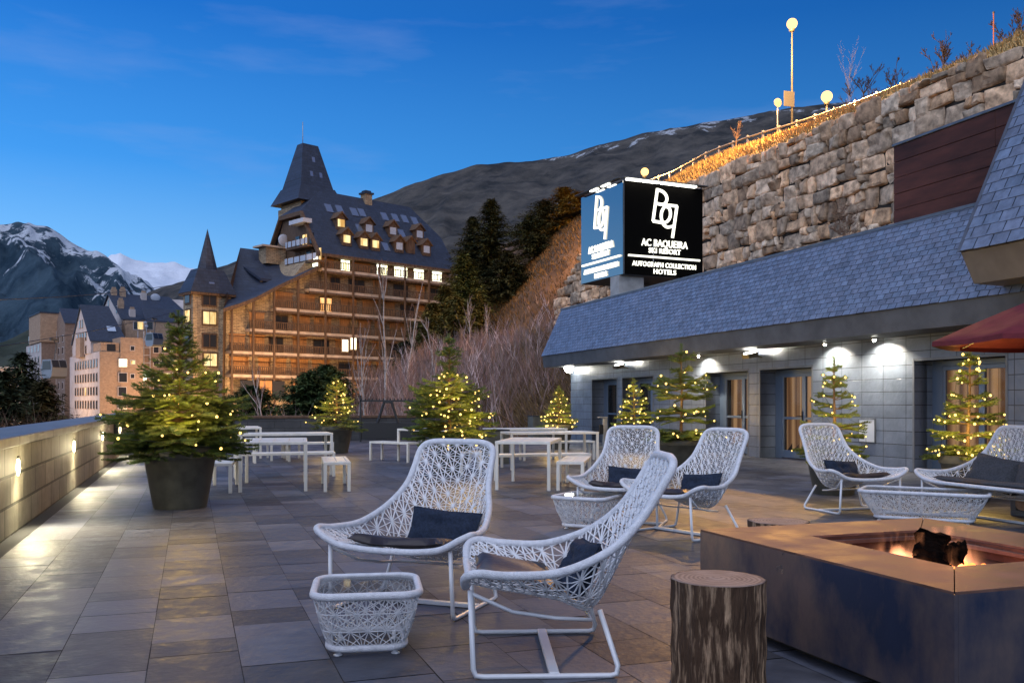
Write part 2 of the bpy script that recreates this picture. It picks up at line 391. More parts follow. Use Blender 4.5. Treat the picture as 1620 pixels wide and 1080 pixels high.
struct(b.build('terrace_floor', [M['slate'], M['grout']], rz=TH))

# left parapet and far parapet
w = MB(); w.box((-2.36, S0, -3.5), (T0, S1+.5, .895)); pw = w.build('parapet_wall', M['parapet'], rz=TH)
tag(pw, 'long pale stone parapet wall running along the left edge of the terrace', 'wall')
w = MB()
s = S0
while s < S1+.5:
    e = min(s+2.4, S1+.53); w.bbox((-2.42, s+.003, .895), (-1.635, e-.003, .995), .008); s = e
w.build('coping', M['coping'], pw)
w = MB(); w.box((T0+.02, S1, -3.5), (9.6, S1+.45, .80)); pf = w.build('parapet_wall', M['parapet_dark'], rz=TH)
tag(pf, 'low dark stone parapet with a rusty cap closing the far end of the terrace', 'wall')
w = MB(); w.bbox((T0+.1, S1-.05, .80), (9.65, S1+.5, .89), .01); w.build('coping', M['rust_coping'], pf)
# rusty stair handrail beyond the end of the far parapet
q = [FL(792, 700, 0)]
hr = MB(); h0 = TS(10.1, 34, .95); h1 = TS(11.3, 34, .92); h2 = TS(12.3, 34.2, .35); h3 = TS(12.3, 34.2, -.4)
hr.tube([TS(10.1, 34, -.5), h0, h1, h2, h3], .025, 6, sm=False)
hro = tag(hr.build('stair_handrail', M['rust_coping']), 'thin rusty handrail of the stair beside the end of the far parapet', 'handrail')
for f_ in (.35, .75):
    p = h0.lerp(h1, f_); mb = MB(); mb.tube([p, Vector((p.x, p.y, -.5))], .016, 6); mb.build('post', M['rust_coping'], hro)

# round wall lamps of the parapet, each throwing its pool on the floor
wl0 = None; spots_s = []
for u, v in ((28, 742), (115, 707), (162, 690)):
    spots_s.append(on_t(u, v, T0))
gap_s = (spots_s[2][0]-spots_s[0][0])/2
lab = ['round white parapet lamp nearest the front of the terrace', 'second round parapet lamp from the front, between two others', 'third round parapet lamp, just left of the black socket panel', 'fourth round parapet lamp behind the big potted fir']
for i in range(4):
    s_ = spots_s[0][0]+gap_s*i
    th_ = thing('wall_lamp', lab[i], 'wall lamp', TS(T0, s_, .66), TH, 'round lamps in the parapet')
    mb = MB(); mb.ball((.004, 0, 0), .078, sc=(.22, 1, 1.15), nu=16, nv=10); mb.build('bulb_glass', M['lamp_warm'], th_)
    mb = MB(); mb.bbox((.001, -.045, .085), (.02, .045, .115), .006); mb.build('hood', M['bronze'], th_)
    lo = lamp('wall_lamp_light', 'SPOT', (.09, 0, -.02), 190, (1, .88, .58), th_, spot_size=R_(140), spot_blend=1.0, shadow_soft_size=.05)
    aim(lo, (.62, -.25, -.78))
    lamp('wall_lamp_glow', 'POINT', (.30, 0, .0), 16, (1, .86, .52), th_, shadow_soft_size=.06)
# black socket panel and its cable
s_, z_ = on_t(181, 692, T0)
pp = thing('socket_panel', 'tall black electrical panel fixed to the parapet behind the big potted fir', 'socket panel', TS(T0, s_, 0), TH)
mb = MB(); mb.bbox((0, -.22, .12), (.09, .22, .92), .01); mb.build('case', M['black'], pp)
mb = MB(); mb.bbox((.09, -.3, .36), (.15, -.18, .48), .01); mb.build('plug', mat('red_plug', (.30,.06,.03), .5), pp)
mb = MB(); mb.tube(catmull([(.05,-.1,.16),(.2,-.15,.12),(.3,-.3,.03),(.45,-.2,.012),(.5,.3,.012),(.38,.9,.012)], 6), .012, 6); mb.build('cable', M['black'], pp)

# ================================================================== hotel building along the right
HB = thing('hotel_building', 'low dark grey hotel wing with a blue slate mansard roof beside the terrace', 'building', (0,0,0), TH)
SE, SN = 30.9, 1.5                                     # far end, near end
DH = 2.13
ops = []
for u0, u1 in ((937, 976), (985, 1033), (1117, 1183), (1203, 1284), (1447, 1591)):
    ops.append((on_t(u1, 700, T1)[0], on_t(u0, 700, T1)[0]))
ops.sort()
b = MB(); s = SN
for a0, a1 in ops:
    b.box((T1, s, 0), (T1+.5, a0, DH)); s = a1
b.box((T1, s, 0), (T1+.5, SE, DH)); b.box((T1, SN, DH), (T1+.5, SE, 3.2))
b.box((T1+.5, SE-.4, -.5), (22, SE, 4.6))
b.build('wall', M['cladding'], HB)
b = MB(); b.box((T1+.02, SN, -.04), (T1+1.6, SE-.41, -.004)); b.build('threshold', M['concrete'], HB)
def curtain_mat(name, c1, c2, e):  # room light put in as emission, fold shade as colour bands
    m = bpy.data.materials.new(name); m.use_nodes = True; t = m.node_tree; n = t.nodes; l = t.links; bs = n["Principled BSDF"]
    c = n.new("ShaderNodeTexCoord"); w_ = n.new("ShaderNodeTexWave"); w_.wave_type = 'BANDS'; w_.bands_direction = 'Y'; w_.inputs["Scale"].default_value = 2.3; w_.inputs["Distortion"].default_value = 3.5; w_.inputs["Detail"].default_value = 3
    mp = n.new("ShaderNodeMapping"); mp.inputs["Scale"].default_value = (1, 1, .06); l.new(c.outputs["Object"], mp.inputs[0]); l.new(mp.outputs[0], w_.inputs[0])
    r = n.new("ShaderNodeValToRGB"); l.new(w_.outputs[0], r.inputs[0]); r.color_ramp.elements[0].color = (*c1,1); r.color_ramp.elements[1].color = (*c2,1)
    l.new(r.outputs[0], bs.inputs["Base Color"]); l.new(r.outputs[0], bs.inputs["Emission Color"]); bs.inputs["Emission Strength"].default_value = e; bs.inputs["Roughness"].default_value = .9
    return m
M['curtain'] = curtain_mat('lit_curtain', (.13,.062,.026), (.46,.27,.125), .95)
M['curtain_dim'] = curtain_mat('dim_curtain', (.02,.018,.018), (.06,.045,.035), .25)
dlab = ['widest glazed door, curtained, behind the rightmost potted fir', 'glazed double door left of the white notice panel', 'glazed double door with lit curtains behind the tall lit fir', 'narrow dark glazed door behind a small potted fir', 'farthest narrow dark glazed door near the building end']
for i, (a0, a1) in enumerate(ops):
    dim = i >= 3
    dr = thing('door', dlab[i], 'door', (0,0,0), 0); del dr["category"]; dr.parent = HB
    x = T1+.46; wd = a1-a0
    f = MB(); fw = .065
    f.bbox((T1-.012, a0-.05, 0), (T1+.30, a0, DH+.05), .004); f.bbox((T1-.012, a1, 0), (T1+.30, a1+.05, DH+.05), .004); f.bbox((T1-.012, a0, DH), (T1+.30, a1, DH+.05), .004)
    f.build('jamb', M['door_jamb'], dr)
    f = MB(); sp = a0+wd*.80 if wd > 2.2 else a1-.25
    lv = [(a0+.03, a0+(sp-a0)/2), (a0+(sp-a0)/2, sp)]
    f.box((x-.03, sp, 0), (x+.03, a1, DH-.002))
    for l0, l1 in lv:
        f.bbox((x-.03, l0, .02), (x+.03, l0+fw, DH-.10), .005); f.bbox((x-.03, l1-fw, .02), (x+.03, l1, DH-.10), .005)
        f.bbox((x-.03, l0+fw, .02), (x+.03, l1-fw, .20), .005); f.bbox((x-.03, l0+fw, DH-.18), (x+.03, l1-fw, DH-.10), .005); f.bbox((x-.025, l0+fw, .94), (x+.025, l1-fw, 1.0), .004)
    f.bbox((x-.035, a0, DH-.098), (x+.035, sp, DH-.003), .004)
    f.build('frame', M['door_frame'], dr)
    for l0, l1 in lv:
        g = MB(); g.box((x-.006, l0+fw, .2), (x+.006, l1-fw, .94)); g.box((x-.006, l0+fw, 1.0), (x+.006, l1-fw, DH-.18)); g.build('glass', M['glass'], dr)
    h = MB(); m_ = lv[0][1]; h.bbox((x-.05, m_+.03, .92), (x-.032, m_+.06, 1.14), .003); h.tube([(x-.05, m_+.045, 1.02), (x-.09, m_+.045, 1.02), (x-.09, m_+.17, 1.02)], .011, 6); h.build('handle', M['black'], dr)
    c = MB(); n_ = 60; pts = []
    for k in range(n_+1):
        y = a0+(a1-a0)*k/n_; pts.append((x+.32+.05*math.sin(y*26)+.02*math.sin(y*61+1), y))
    for (xa, ya), (xb, yb) in zip(pts, pts[1:]): c.poly([(xa, ya, .02), (xb, yb, .02), (xb, yb, DH), (xa, ya, DH)], sm=True)
    c.build('curtain', M['curtain_dim' if dim else 'curtain'], dr)
    c = MB(); c.box((x+.6, a0-.2, 0), (x+.65, a1+.2, 2.5)); c.build('inner_wall', M['black'], dr)
# eaves
E0, Z0, E1, Z1 = 12.1, 3.04, 12.85, 4.75; SR = 31.2
b = MB()
b.prism([(E0, SR, Z0), (E0+.05, SR, 2.63), (T1+.01, SR, 2.63), (T1+.01, SR, Z0)], (0, SN-SR, 0)); b.build('eaves_fascia', M['fascia'], HB)
def slates(name, s0, s1, p0, p1, ew, rh, seed, parent, tone=1.0):
    rg = random.Random(seed); b = MB(); L_ = math.hypot(p1[0]-p0[0], p1[1]-p0[1]); dx, dz = (p1[0]-p0[0])/L_, (p1[1]-p0[1])/L_; nx, nz_ = -dz, dx
    rows = int(L_/rh)+1
    b.poly([(p0[0]+.02, s0, p0[1]), (p0[0]+.02, s1, p0[1]), (p1[0]+.02, s1, p1[1]), (p1[0]+.02, s0, p1[1])], 1)
    for r in range(rows):
        q0 = r*rh; q1 = min(q0+rh*1.25, L_); s = s0-(ew*.5 if r % 2 else 0)
        while s < s1-.01:
            a, e = max(s, s0), min(s+ew, s1)
            lift = .016+rg.uniform(-.002, .003); jj = rg.uniform(-.006, .006); v = tone*rg.choice((.82, .92, 1, 1, 1.06, 1.16)); hh = rg.uniform(-.05, .06)
            c = (v*(1+hh), v, v*(1-hh*.4))
            if e-a > .03:
                def pt(q, s_, o): return (p0[0]+dx*q+nx*o, s_, p0[1]+dz*q+nz_*o)
                g = .008
                A, B_, C_, D = pt(q0+jj, a+g, lift), pt(q0+jj+rg.uniform(-.004,.004), e-g, lift), pt(q1, e-g, .003), pt(q1, a+g, .003)
                b.poly([A, B_, C_, D][::-1], 0, c)
                b.poly([pt(q0+jj, a+g, 0), pt(q0+jj, e-g, 0), B_, A][::-1], 0, (v*.8,)*3)
            s += ew
    return b.build(name, [M['roof_slate'], M['black']], parent)
slates('roof_slates', SN, SR-.02, (E0-.04, Z0), (E1, Z1), .205, .115, 5, HB)
b = MB(); b.prism([(E0+.03, SR, Z0+.01), (E1, SR, Z1), (22, SR, 4.72), (22, SR, 3.1)], (0, SN-SR, 0)); b.build('flat_roof', M['fascia'], HB)
b = MB(); b.bbox((E1-.03, SN, Z1-.02), (E1+.22, SR+.02, Z1+.05), .01); b.build('ridge_cap', M['ridge_metal'], HB)
# rusty steel screen standing on the roof
sL, zT = on_t(1415, 233, 13.02); 
RP = MB(); zz = Z1+.03; n_ = 5; hh = (zT-zz)/n_
for k in range(n_):
    for (sa, sb) in ((sL, sL-2.4), (sL-2.4, sL-4.8), (sL-4.8, SN+2)):
        RP.bbox((13.0+.004*(k % 2), sb+.003, zz+k*hh+.004), (13.2, sa-.003, zz+(k+1)*hh-.004), .004)
rs = RP.build('steel_screen', M['corten'], rz=TH); tag(rs, 'rust red steel plank screen standing on the hotel roof under the stone wall', 'screen')
b = MB(); b.bbox((12.97, SN+2, zT), (13.24, sL+.02, zT+.05), .006); b.build('cap', M['ridge_metal'], rs)
# taller slate wing overhanging at the right edge
US = 11.1
UW = thing('upper_roof_wing', 'taller slate roof wing with a concrete coloured fascia overhanging at the right edge', 'roof wing', (0,0,0), TH)
U0, V0, U1, V1 = 11.2, 3.66, 13.05, 7.45
slates('roof_slates', SN, US, (U0, V0), (U1, V1), .30, .20, 8, UW, .92)
b = MB(); b.prism([(U0+.05, US-.01, V0-.01), (U0+.31, US-.01, V0-.48), (12.6, US-.01, V0-.50), (13.6, US-.01, V0+.2), (13.6, US-.01, V1), (U1+.03, US-.01, V1)], (0, SN-US+.05, 0))
b.build('fascia', M['fascia_warm'], UW)
b = MB(); b.prism([(U0-.02, US+.012, V0), (U1-.02, US+.012, V1), (U1+.10, US+.012, V1), (U0+.10, US+.012, V0)], (0, -.06, 0)); b.build('verge_trim', M['ridge_metal'], UW)

# white notice panel on the wall
s0_, z0_ = on_t(1361, 663, T1); s1_, z1_ = on_t(1385, 699, T1)
mb = MB(); mb.bbox((T1-.03, s1_, z1_), (T1-.004, s0_, z0_), .004); no = mb.build('notice_panel', M['notice'], rz=TH); tag(no, 'blank white notice panel on the dark wall between the two right hand doors', 'notice panel')
mb = MB(); mb.bbox((T1-.036, s1_-.02, z1_-.02), (T1-.003, s1_, z0_+.02), .003); mb.bbox((T1-.036, s0_, z1_-.02), (T1-.003, s0_+.02, z0_+.02), .003); mb.bbox((T1-.036, s1_, z0_), (T1-.003, s0_, z0_+.02), .003); mb.bbox((T1-.036, s1_, z1_-.02), (T1-.003, s0_, z1_), .003); mb.build('frame', M['door_jamb'], no)

# wall and soffit lamps of the building
def soffit(u, v, lab, e, size=.05, flood=False, big=1.0):
    s_ = on_t(u, v, T1-.30)[0]
    th_ = thing('soffit_lamp' if not flood else 'floodlight', lab, 'lamp', TS(T1-.30, s_, 2.60), TH, 'lamps under the eaves' )
    mb = MB()
    if flood:
        mb.tube([(.3, 0, -.16), (.12, 0, -.13)], .022, 6); mb.build('arm', M['bronze'], th_)
        mb = MB(); mb.prism([(-.18, -.14, -.10), (.1, -.14, -.03), (.12, -.14, -.16), (-.14, -.14, -.20)], (0, .28, 0)); mb.build('housing', M['bronze'], th_)
        mb = MB(); mb.box((-.14, -.11, -.052), (.08, .11, -.035), mat=Matrix.Rotation(R_(-14), 4, 'Y')); mb.build('lens', M['lamp_white'], th_)
        lamp('floodlight_light', 'SPOT', (-.02, 0, -.01), e, (1, .96, .84), th_, spot_size=R_(170), spot_blend=.6, shadow_soft_size=.08).rotation_euler = (0, R_(-120), 0)
    else:
        mb.lathe([(.06, 0), (.06, .03), (.05, .04)], 14, o=(0,0,-.01)); mb.build('ring', M['bronze'], th_)
        mb = MB(); mb.ball((0,0,-.02), size*big, nu=12, nv=8); mb.build('bulb_glass', M['lamp_white'], th_)
        lo = lamp('soffit_light', 'SPOT', (0,0,-.06*big-.02), e, (1, .90, .72), th_, spot_size=R_(140), spot_blend=.55, shadow_soft_size=.04); aim(lo, (.42, 0, -1))
    return th_
soffit(1383, 527, 'small bright soffit lamp left of the red umbrella', 240, .035)
soffit(1305, 535, 'small soffit lamp above the small fir by the notice panel', 180, .03)
soffit(1105, 560, 'soffit lamp hidden behind the top of the tall lit fir', 210, .03)
soffit(1188, 548, 'bronze floodlight above the lit double doors', 240, flood=True)
soffit(980, 570, 'bronze floodlight above the two narrow dark doors', 240, flood=True)
e_ = soffit(900, 577, 'dazzling white lamp at the far corner of the hotel eaves', 1300, .12, big=1.4)

# ================================================================== illuminated box sign on the roof
sg_ang = math.atan((810-150)/F)
C0 = P(986.5, 434, 31.0)                                # near bottom vertical edge
SG = thing('roof_sign', 'big illuminated box sign with glowing white lettering standing on the hotel roof', 'sign', tuple(C0), sg_ang)
Wd, Dp, Hg = 3.25, 2.95, P(986.5, 284, 31.0).z-C0.z
b = MB(); b.bbox((0, 0, 0), (Wd, Dp, Hg), .03); b.build('box', M['fascia'], SG)
b = MB(); b.box((.03, -.02, .02), (Wd-.02, -.004, Hg-.03)); b.build('front_face', M['sign_black'], SG)
b = MB(); b.box((-.02, .02, .02), (-.004, Dp-.02, Hg-.03)); b.build('side_face', M['sign_blue'], SG)
b = MB(); b.bbox((-.10, -.28, Hg+.02), (Wd+.05, -.04, Hg+.05), .008); b.bbox((-.26, -.04, Hg+.02), (-.05, Dp+.05, Hg+.05), .008)
for x in (.05, 1.1, 2.1, 3.15): b.bbox((x, -.05, Hg-.02), (x+.03, .1, Hg+.02), .003)
b.build('canopy', M['fascia'], SG)
for x0, x1 in ((.02, .62), (.66, 1.32), (1.40, 2.2), (2.26, 2.85)):
    b = MB(); b.bbox((x0, -.22, Hg-.045), (x1, -.08, Hg+.012), .01); b.build('light_tube', glow('sign_tube', (1,.98,.88), 6) if x0 < .1 else bpy.data.materials['sign_tube'], SG)
for y0 in (.7, 1.5): b = MB(); b.bbox((-.2, y0, Hg-.02), (-.08, y0+.5, Hg+.012), .01); b.build('light_tube', bpy.data.materials['sign_tube'], SG)
PZ = 4.70-C0.z
b = MB(); b.bbox((-.05, .22, PZ), (.95, .8, -.002), .01); b.build('post', M['concrete'], SG)
b = MB(); b.bbox((1.7, 1.9, PZ), (2.3, 2.5, -.002), .01); b.build('post', M['concrete'], SG)
b = MB(); b.tube([(1.15, -.06, .28), (1.15, -.06, 1.12)], .016, 6); b.tube([(1.15, -.06, .3), (1.15, -.005, .3)], .012, 6); b.build('conduit', M['concrete'], SG)
def face_uv(px, py):                                    # pixels of the enlarged sign crop -> fraction of the front face
    fx = (px-448)/(1300-448); top = 0-18+fx*85; bot = 965+fx*72
    return fx, 1-(py-top)/(bot-top)
def strokes():
    st = [[(795,75),(748,415)], [(795,85),(850,105),(885,140),(897,185),(880,225),(845,240),(790,232)], [(748,415),(835,430)],
          [(835,430),(890,425),(925,385),(935,330),(922,280),(890,262)], [(1005,258),(900,250),(860,280),(838,330),(838,390),(858,445),(900,478),(960,470)], [(1005,258),(957,590)]]
    return [[face_uv(*p) for p in s_] for s_ in st]
def text_into(mb, body, size, cx, cz, toM, extr=.02, width=None):
    cu = bpy.data.curves.new("lettering", 'FONT'); cu.body = body; cu.size = size; cu.align_x = 'CENTER'; cu.align_y = 'CENTER'; cu.extrude = extr; cu.space_character = 1.08; cu.offset = size*.008
    ob = bpy.data.objects.new("lettering", cu); COL.objects.link(ob); bpy.context.view_layer.update()
    me = bpy.data.meshes.new_from_object(ob.evaluated_get(bpy.context.evaluated_depsgraph_get()))
    xs = [v.co.x for v in me.vertices]; k = 1 if width is None else width/(max(xs)-min(xs))
    mb.add_mesh(me, toM @ Matrix.Translation((cx, cz, 0)) @ Matrix.Diagonal((k, 1, 1, 1)))
    bpy.data.objects.remove(ob); bpy.data.curves.remove(cu); bpy.data.meshes.remove(me)
for nm, toM, wd in (('front', Matrix.Translation((0, -.05, 0)) @ Matrix.Rotation(PI/2, 4, 'X'), Wd), ('side', Matrix.Translation((-.05, Dp, 0)) @ Matrix.Rotation(-PI/2, 4, 'Z') @ Matrix.Rotation(PI/2, 4, 'X'), Dp)):
    mb = MB()
    for s_ in strokes():
        pp_ = [toM @ Vector((fx*wd, fz*Hg, 0)) for fx, fz in s_]
        mb.tube(catmull(pp_, 5) if len(pp_) > 2 else pp_, .052 if nm == 'front' else .036, 8)
    mb.build('emblem', M['sign_light'], SG)
    for tx_, sz_, zc_, wf_ in (("AC BAQUEIRA", .34, Hg*.352, .58), ("SKI RESORT", .24, Hg*.272, .40), ("AUTOGRAPH COLLECTION", .23, Hg*.122, .80), ("HOTELS", .23, Hg*.05, .28)):
        mb = MB(); text_into(mb, tx_, sz_, wd*.5, zc_, toM, width=wd*wf_); mb.build('lettering', M['sign_light'], SG)
    mb = MB(); mb.tube([toM @ Vector((wd*.05, Hg*.205, 0)), toM @ Vector((wd*.95, Hg*.205, 0))], .034, 8); mb.build('line', M['sign_light'], SG)

# ================================================================== ground, bank, boulder wall, road
TW = 32.0
topw = sorted(on_t(u, v, TW) for u, v in ((866, 560), (872, 510), (882, 478), (905, 430), (928, 397), (1000, 340), (1091, 290), (1194, 249), (1293, 210), (1383, 163), (1433, 148), (1527, 105), (1612, 76)))
topw = [(0.0, topw[0][1]+.2)]+topw
TR = 40.0
railp = sorted(on_t(u, v, TR) for u, v in ((1066, 268), (1122, 236), (1180, 214), (1285, 181), (1367, 152), (1410, 134), (1456, 119), (1504, 100), (1554, 82), (1606, 58)))
railp = [(railp[0][0]-25, railp[0][1]-.5)]+railp+[(railp[-1][0]+60, railp[-1][1]+4)]
S_END = topw[-1][0]
def wall_top(s): return interp(topw, s)
def rail_z(s): return interp(railp, s)-.05
def road_z(s): return rail_z(s)-.78
def hA(s, t):
    return max(-3.2, min((t-12.3)*.95, 5.2+(t-18)*(.06 if s > 45 else .2)))-(0 if s > 31.4 else (1.2 if t < 14 else 0))
def hB(s, t): return max(-3.2, min(road_z(s), (t-19.3)*1.06-1.0))
def terr(s, t):
    k = sstep(74, 87, s); h = lerp(hA(s, t), hB(s, t), k)
    if s < 33.5 and t < 13.4: h = min(h, -1.2)
    return h
def terr_n(s, t):
    h = terr(s, t); a = sstep(-1.0, 3, h)*.75
    return h+a*fbm(s*.12, t*.12, 1.5, 4)*(1 if s > 33 else .25)
b = MB(); ss = [6+1.5*i for i in range(0, 18)]+[33+1.25*i for i in range(0, 130)]; tt = [-46+2.5*i for i in range(20)]+[4+.9*i for i in range(60)]
for s in ss:
    for t in tt:
        tq = t
        b.vert((tq, s, terr_n(s, tq) if not (t > TW+.2 and s < S_END-7) else terr_n(s, TW)-.5))
nt_ = len(tt)
for i in range(len(ss)-1):
    for j in range(nt_-1):
        q = i*nt_+j; v = 1+.45*fbm(ss[i]*.35, tt[j]*.35, 7, 3)
        b.face((q, q+1, q+nt_+1, q+nt_), 0, (v, v*(.95+.1*nz3(ss[i]*.2, tt[j]*.2, 2)), v*.92), True)
struct(b.build('hillside', M['terrain'], rz=TH))
# wide valley floor to the horizon
b = MB(); n_ = 48
rad = [0, 60, 200, 500, 1200, 3000, 9000]
for r in rad[1:]:
    for j in range(n_): b.vert((r*math.cos(2*PI*j/n_), r*math.sin(2*PI*j/n_), -3.4-(.0 if r < 300 else 6)))
c0 = b.vert((0, 0, -3.4))
for j in range(n_): b.face((c0, j, (j+1) % n_))
for i in range(len(rad)-2):
    for j in range(n_): b.face((i*n_+j, (i+1)*n_+j, (i+1)*n_+(j+1) % n_, i*n_+(j+1) % n_), sm=True)
struct(b.build('ground', mat('valley_ground', (.06,.05,.035), .95, var=.4, scale=.05)))
# dry grass bank above the wall
b = MB(); n1 = 110; n2 = 12; s_a, s_b = 4.0, S_END+6
for i in range(n1+1):
    s = lerp(s_a, s_b, i/n1)
    for j in range(n2+1):
        f = j/n2; t = lerp(TW+.25, TR+.3, f); zt = wall_top(min(s, S_END))+.05; z = lerp(zt, road_z(s), f**.9)+.35*math.sin(PI*f)+.22*fbm(s*.5, t*.5, 4, 3)*math.sin(PI*min(1, f*1.2+.05))
        b.vert((t, s, z))
for i in range(n1):
    for j in range(n2):
        q = i*(n2+1)+j; v = 1+.5*fbm(i*.37, j*.5, 9, 3); b.face((q, q+1, q+n2+2, q+n2+1), 0, (v, v*.97, v*.9), True)
struct(b.build('bank', M['dry_grass'], rz=TH))
rg = random.Random(12); b = MB()
for k in range(16000):
    f = rg.random(); s = rg.uniform(22, s_b-4); t = lerp(TW+.3, TR, f); zt = wall_top(min(s, S_END))+.05
    z = lerp(zt, road_z(s), f**.9)+.35*math.sin(PI*f)-.05+.22*fbm(s*.5, t*.5, 4, 3)*math.sin(PI*min(1, f*1.2+.05)); h = rg.uniform(.12, .42); a = rg.random()*6.3; dx, dy = math.cos(a)*.05, math.sin(a)*.05
    lx, ly = rg.uniform(-.25, .05), rg.uniform(-.15, .15); v = rg.uniform(.55, 1.6)
    b.poly([(t-dx, s-dy, z), (t+dx, s+dy, z), (t+lx, s+ly, z+h)], 0, (v, v*.95, v*.85))
g = b.build('grass', M['dry_grass'], rz=TH); g["kind"] = 'stuff'
b = MB()
for i in range(60):
    s, e = -20+i*2.2, -20+(i+1)*2.2
    b.poly([(TR+.2, s, road_z(s)), (TR+9, s, road_z(s)), (TR+9, e, road_z(e)), (TR+.2, e, road_z(e))])
struct(b.build('road', mat('asphalt', (.05,.05,.052), .9, var=.2, scale=3), rz=TH))

# boulder retaining wall: every stone modelled
rg = random.Random(21); b = MB()
GX = (-1, -.93, -.72, -.25, .25, .72, .93, 1); GY = (-1, -.91, -.6, 0, .6, .91, 1)
def stone(s0, s1, z0, z1):
    base = len(b.v); ph = rg.random()*50; dp = rg.uniform(.12, .32); v = rg.choice((.55, .7, .85, .95, 1.0, 1.1, 1.25, 1.5)); hu = rg.uniform(-.10, .16)
    jx = [[rg.uniform(-.09, .09) for _ in range(2)] for _ in range(4)]; tl = rg.uniform(-.10, .10); tz = rg.uniform(-.10, .10)
    for Y in GY:
        for X in GX:
            x, y = X*.5+.5, Y*.5+.5
            k = 1-.075*(X*X*Y*Y)**2
            w_ = [(1-x)*(1-y), x*(1-y), x*y, (1-x)*y]
            ox = sum(w_[q]*jx[q][0] for q in range(4)); oz = sum(w_[q]*jx[q][1] for q in range(4))
            s_ = (s0+s1)/2+X*k*(s1-s0)/2+ox; z_ = (z0+z1)/2+Y*k*(z1-z0)/2+oz
            ed = .05*fbm(s_*2.1, z_*2.1, ph, 2)
            rim = 0 if max(abs(X), abs(Y)) > .99 else (.72 if max(abs(X), abs(Y)) > .9 else 1)
            d = rim*(dp+tl*X+tz*Y)+(.16*fbm(s_*1.3+ph, z_*1.3, ph, 4) if rim else 0)
            b.vert((TW-d, s_+ed, z_+ed*.7))
    nx = len(GX)
    for j in range(len(GY)-1):
        for i in range(nx-1):
            q = base+j*nx+i; b.face((q, q+nx, q+nx+1, q+1), 0, (v*(1+hu), v, v*(1-hu)), rg.random() < .5)
z = 3.0
while z < 26:
    rh = rg.uniform(.65, 1.2); s = 9+rg.random()
    while s < S_END+1:
        wd = rg.uniform(.6, 1.9); zt = wall_top(min(s+wd/2, S_END)) if s+wd/2 < S_END+.3 else -9
        if z+rh*.45 < zt:
            top = min(z+rh, zt+.15)
            r = rg.random()
            if r < .22 and rh > .9: m_ = z+rh*rg.uniform(.35, .6); stone(s, s+wd, z, m_); stone(s, s+wd*.55, m_, top); stone(s+wd*.55, s+wd, m_, top)
            elif r < .40: k = rg.uniform(.6, .8); stone(s, s+wd*k, z, top); m_ = z+rh*.5; stone(s+wd*k, s+wd, z, m_); stone(s+wd*k, s+wd, m_, top)
            else: stone(s, s+wd, z+rg.uniform(-.12, .12), top+rg.uniform(-.1, .15))
        s += wd
    z += rh
prof = [(TW+.02, s, 2.0) for s in (9, S_END+.5)]
pl = [(TW+.03, 9, 2), (TW+.03, S_END+.4, 2)]+[(TW+.03, s, max(2.1, zt-.25)) for s, zt in topw[::-1] if s > 9]+[(TW+.03, 9, wall_top(9)-.25)]
b.prism(pl, (1.5, 0, 0), 1, (1,1,1))
rw = b.build('boulder_wall', [M['rock'], M['rock_gap']], rz=TH); tag(rw, 'tall retaining wall of rough brown boulders holding up the road behind the hotel', 'wall')

# guard rail of the road
GR = thing('guard_rail', 'long roadside guard rail with short posts along the top of the grass bank', 'guard rail', (0,0,0), TH)
b = MB(); s = 16.0; pts = []
while s < railp[-2][0]+20:
    pts.append((TR, s, rail_z(s)-.16)); s += 2
b.tube(pts, .15, 6, flat=.35, sm=False); b.build('beam', M['galv'], GR)
for (t, s, z) in pts[::1]:
    m_ = MB(); m_.bbox((TR-.02, s-.07, road_z(s)-.3), (TR+.12, s+.07, z+.17), .01); m_.build('post', M['galv'], GR)

# street lamps on the road
def street_lamp(u, vhead, t, lab, e, hmin=None):
    x = (u-CU)/F; Y = t/(x*cT+sT); hd = P(u, vhead, Y); s = toTS(hd)[1]; zb = road_z(s)-.3
    th_ = thing('street_lamp', lab, 'street lamp', (hd.x, hd.y, zb), TH, 'street lamps on the road above')
    H = hd.z-zb
    m_ = MB(); m_.tube([(0,0,0), (0,0,.6*H), (0,0,H-.45)], [.10, .075, .05], 10); m_.build('pole', M['pole'], th_)
    m_ = MB(); m_.lathe([(.16, -.1), (.22, .06), (.05, .12)], 16, o=(0,0,H-.46)); m_.build('lamp_head', M['pole'], th_)
    m_ = MB(); m_.ball((0, 0, H), .38, nu=18, nv=12); m_.build('lamp_bowl', M['lamp_orange'], th_)
    lamp('street_light', 'POINT', (-3.6, -2.2, H-.2), e*4.6, (1, .50, .14), th_, shadow_soft_size=.3)
    return th_
l1 = street_lamp(1253, 38, 41.2, 'tallest orange street lamp with its whole pole seen against the sky', 5200)
street_lamp(1308, 153, 41.2, 'orange street lamp whose head glows just above the guard rail', 2600)
street_lamp(1020, 272, 41.2, 'orange street lamp glowing behind the top of the box sign', 1700)
# plate on the tall pole, round sign beside it
p = P(1247, 158, 66.3); s_ = toTS(p)[1]
m_ = MB(); m_.bbox((-.45, -.06, -.55), (.45, -.02, .55), .02); so_ = m_.build('road_plate', M['pole'], loc=tuple(p+Vector((0,-.15,0))), rz=.3); tag(so_, 'grey rectangular road plate mounted on the tall street lamp pole', 'road sign')
m_ = MB(); m_.tube([(0,-.03,0), (0,.1,0)], .03, 6); m_.build('clamp', M['galv'], so_)
p = P(1230, 163, 67); s_ = toTS(p)[1]; zb = road_z(s_)-.2
th_ = thing('round_road_sign', 'round road sign on a thin post left of the tall street lamp', 'road sign', (p.x, p.y, zb), .3)
m_ = MB(); m_.tube([(0,0,0), (0,0,p.z-zb+.3)], .045, 8); m_.build('post', M['galv'], th_)
m_ = MB(); m_.lathe([(.30, -.01), (.30, .01)], 24); m_ = MB().lathe([(.32, -.012), (.32, .012)], 28)
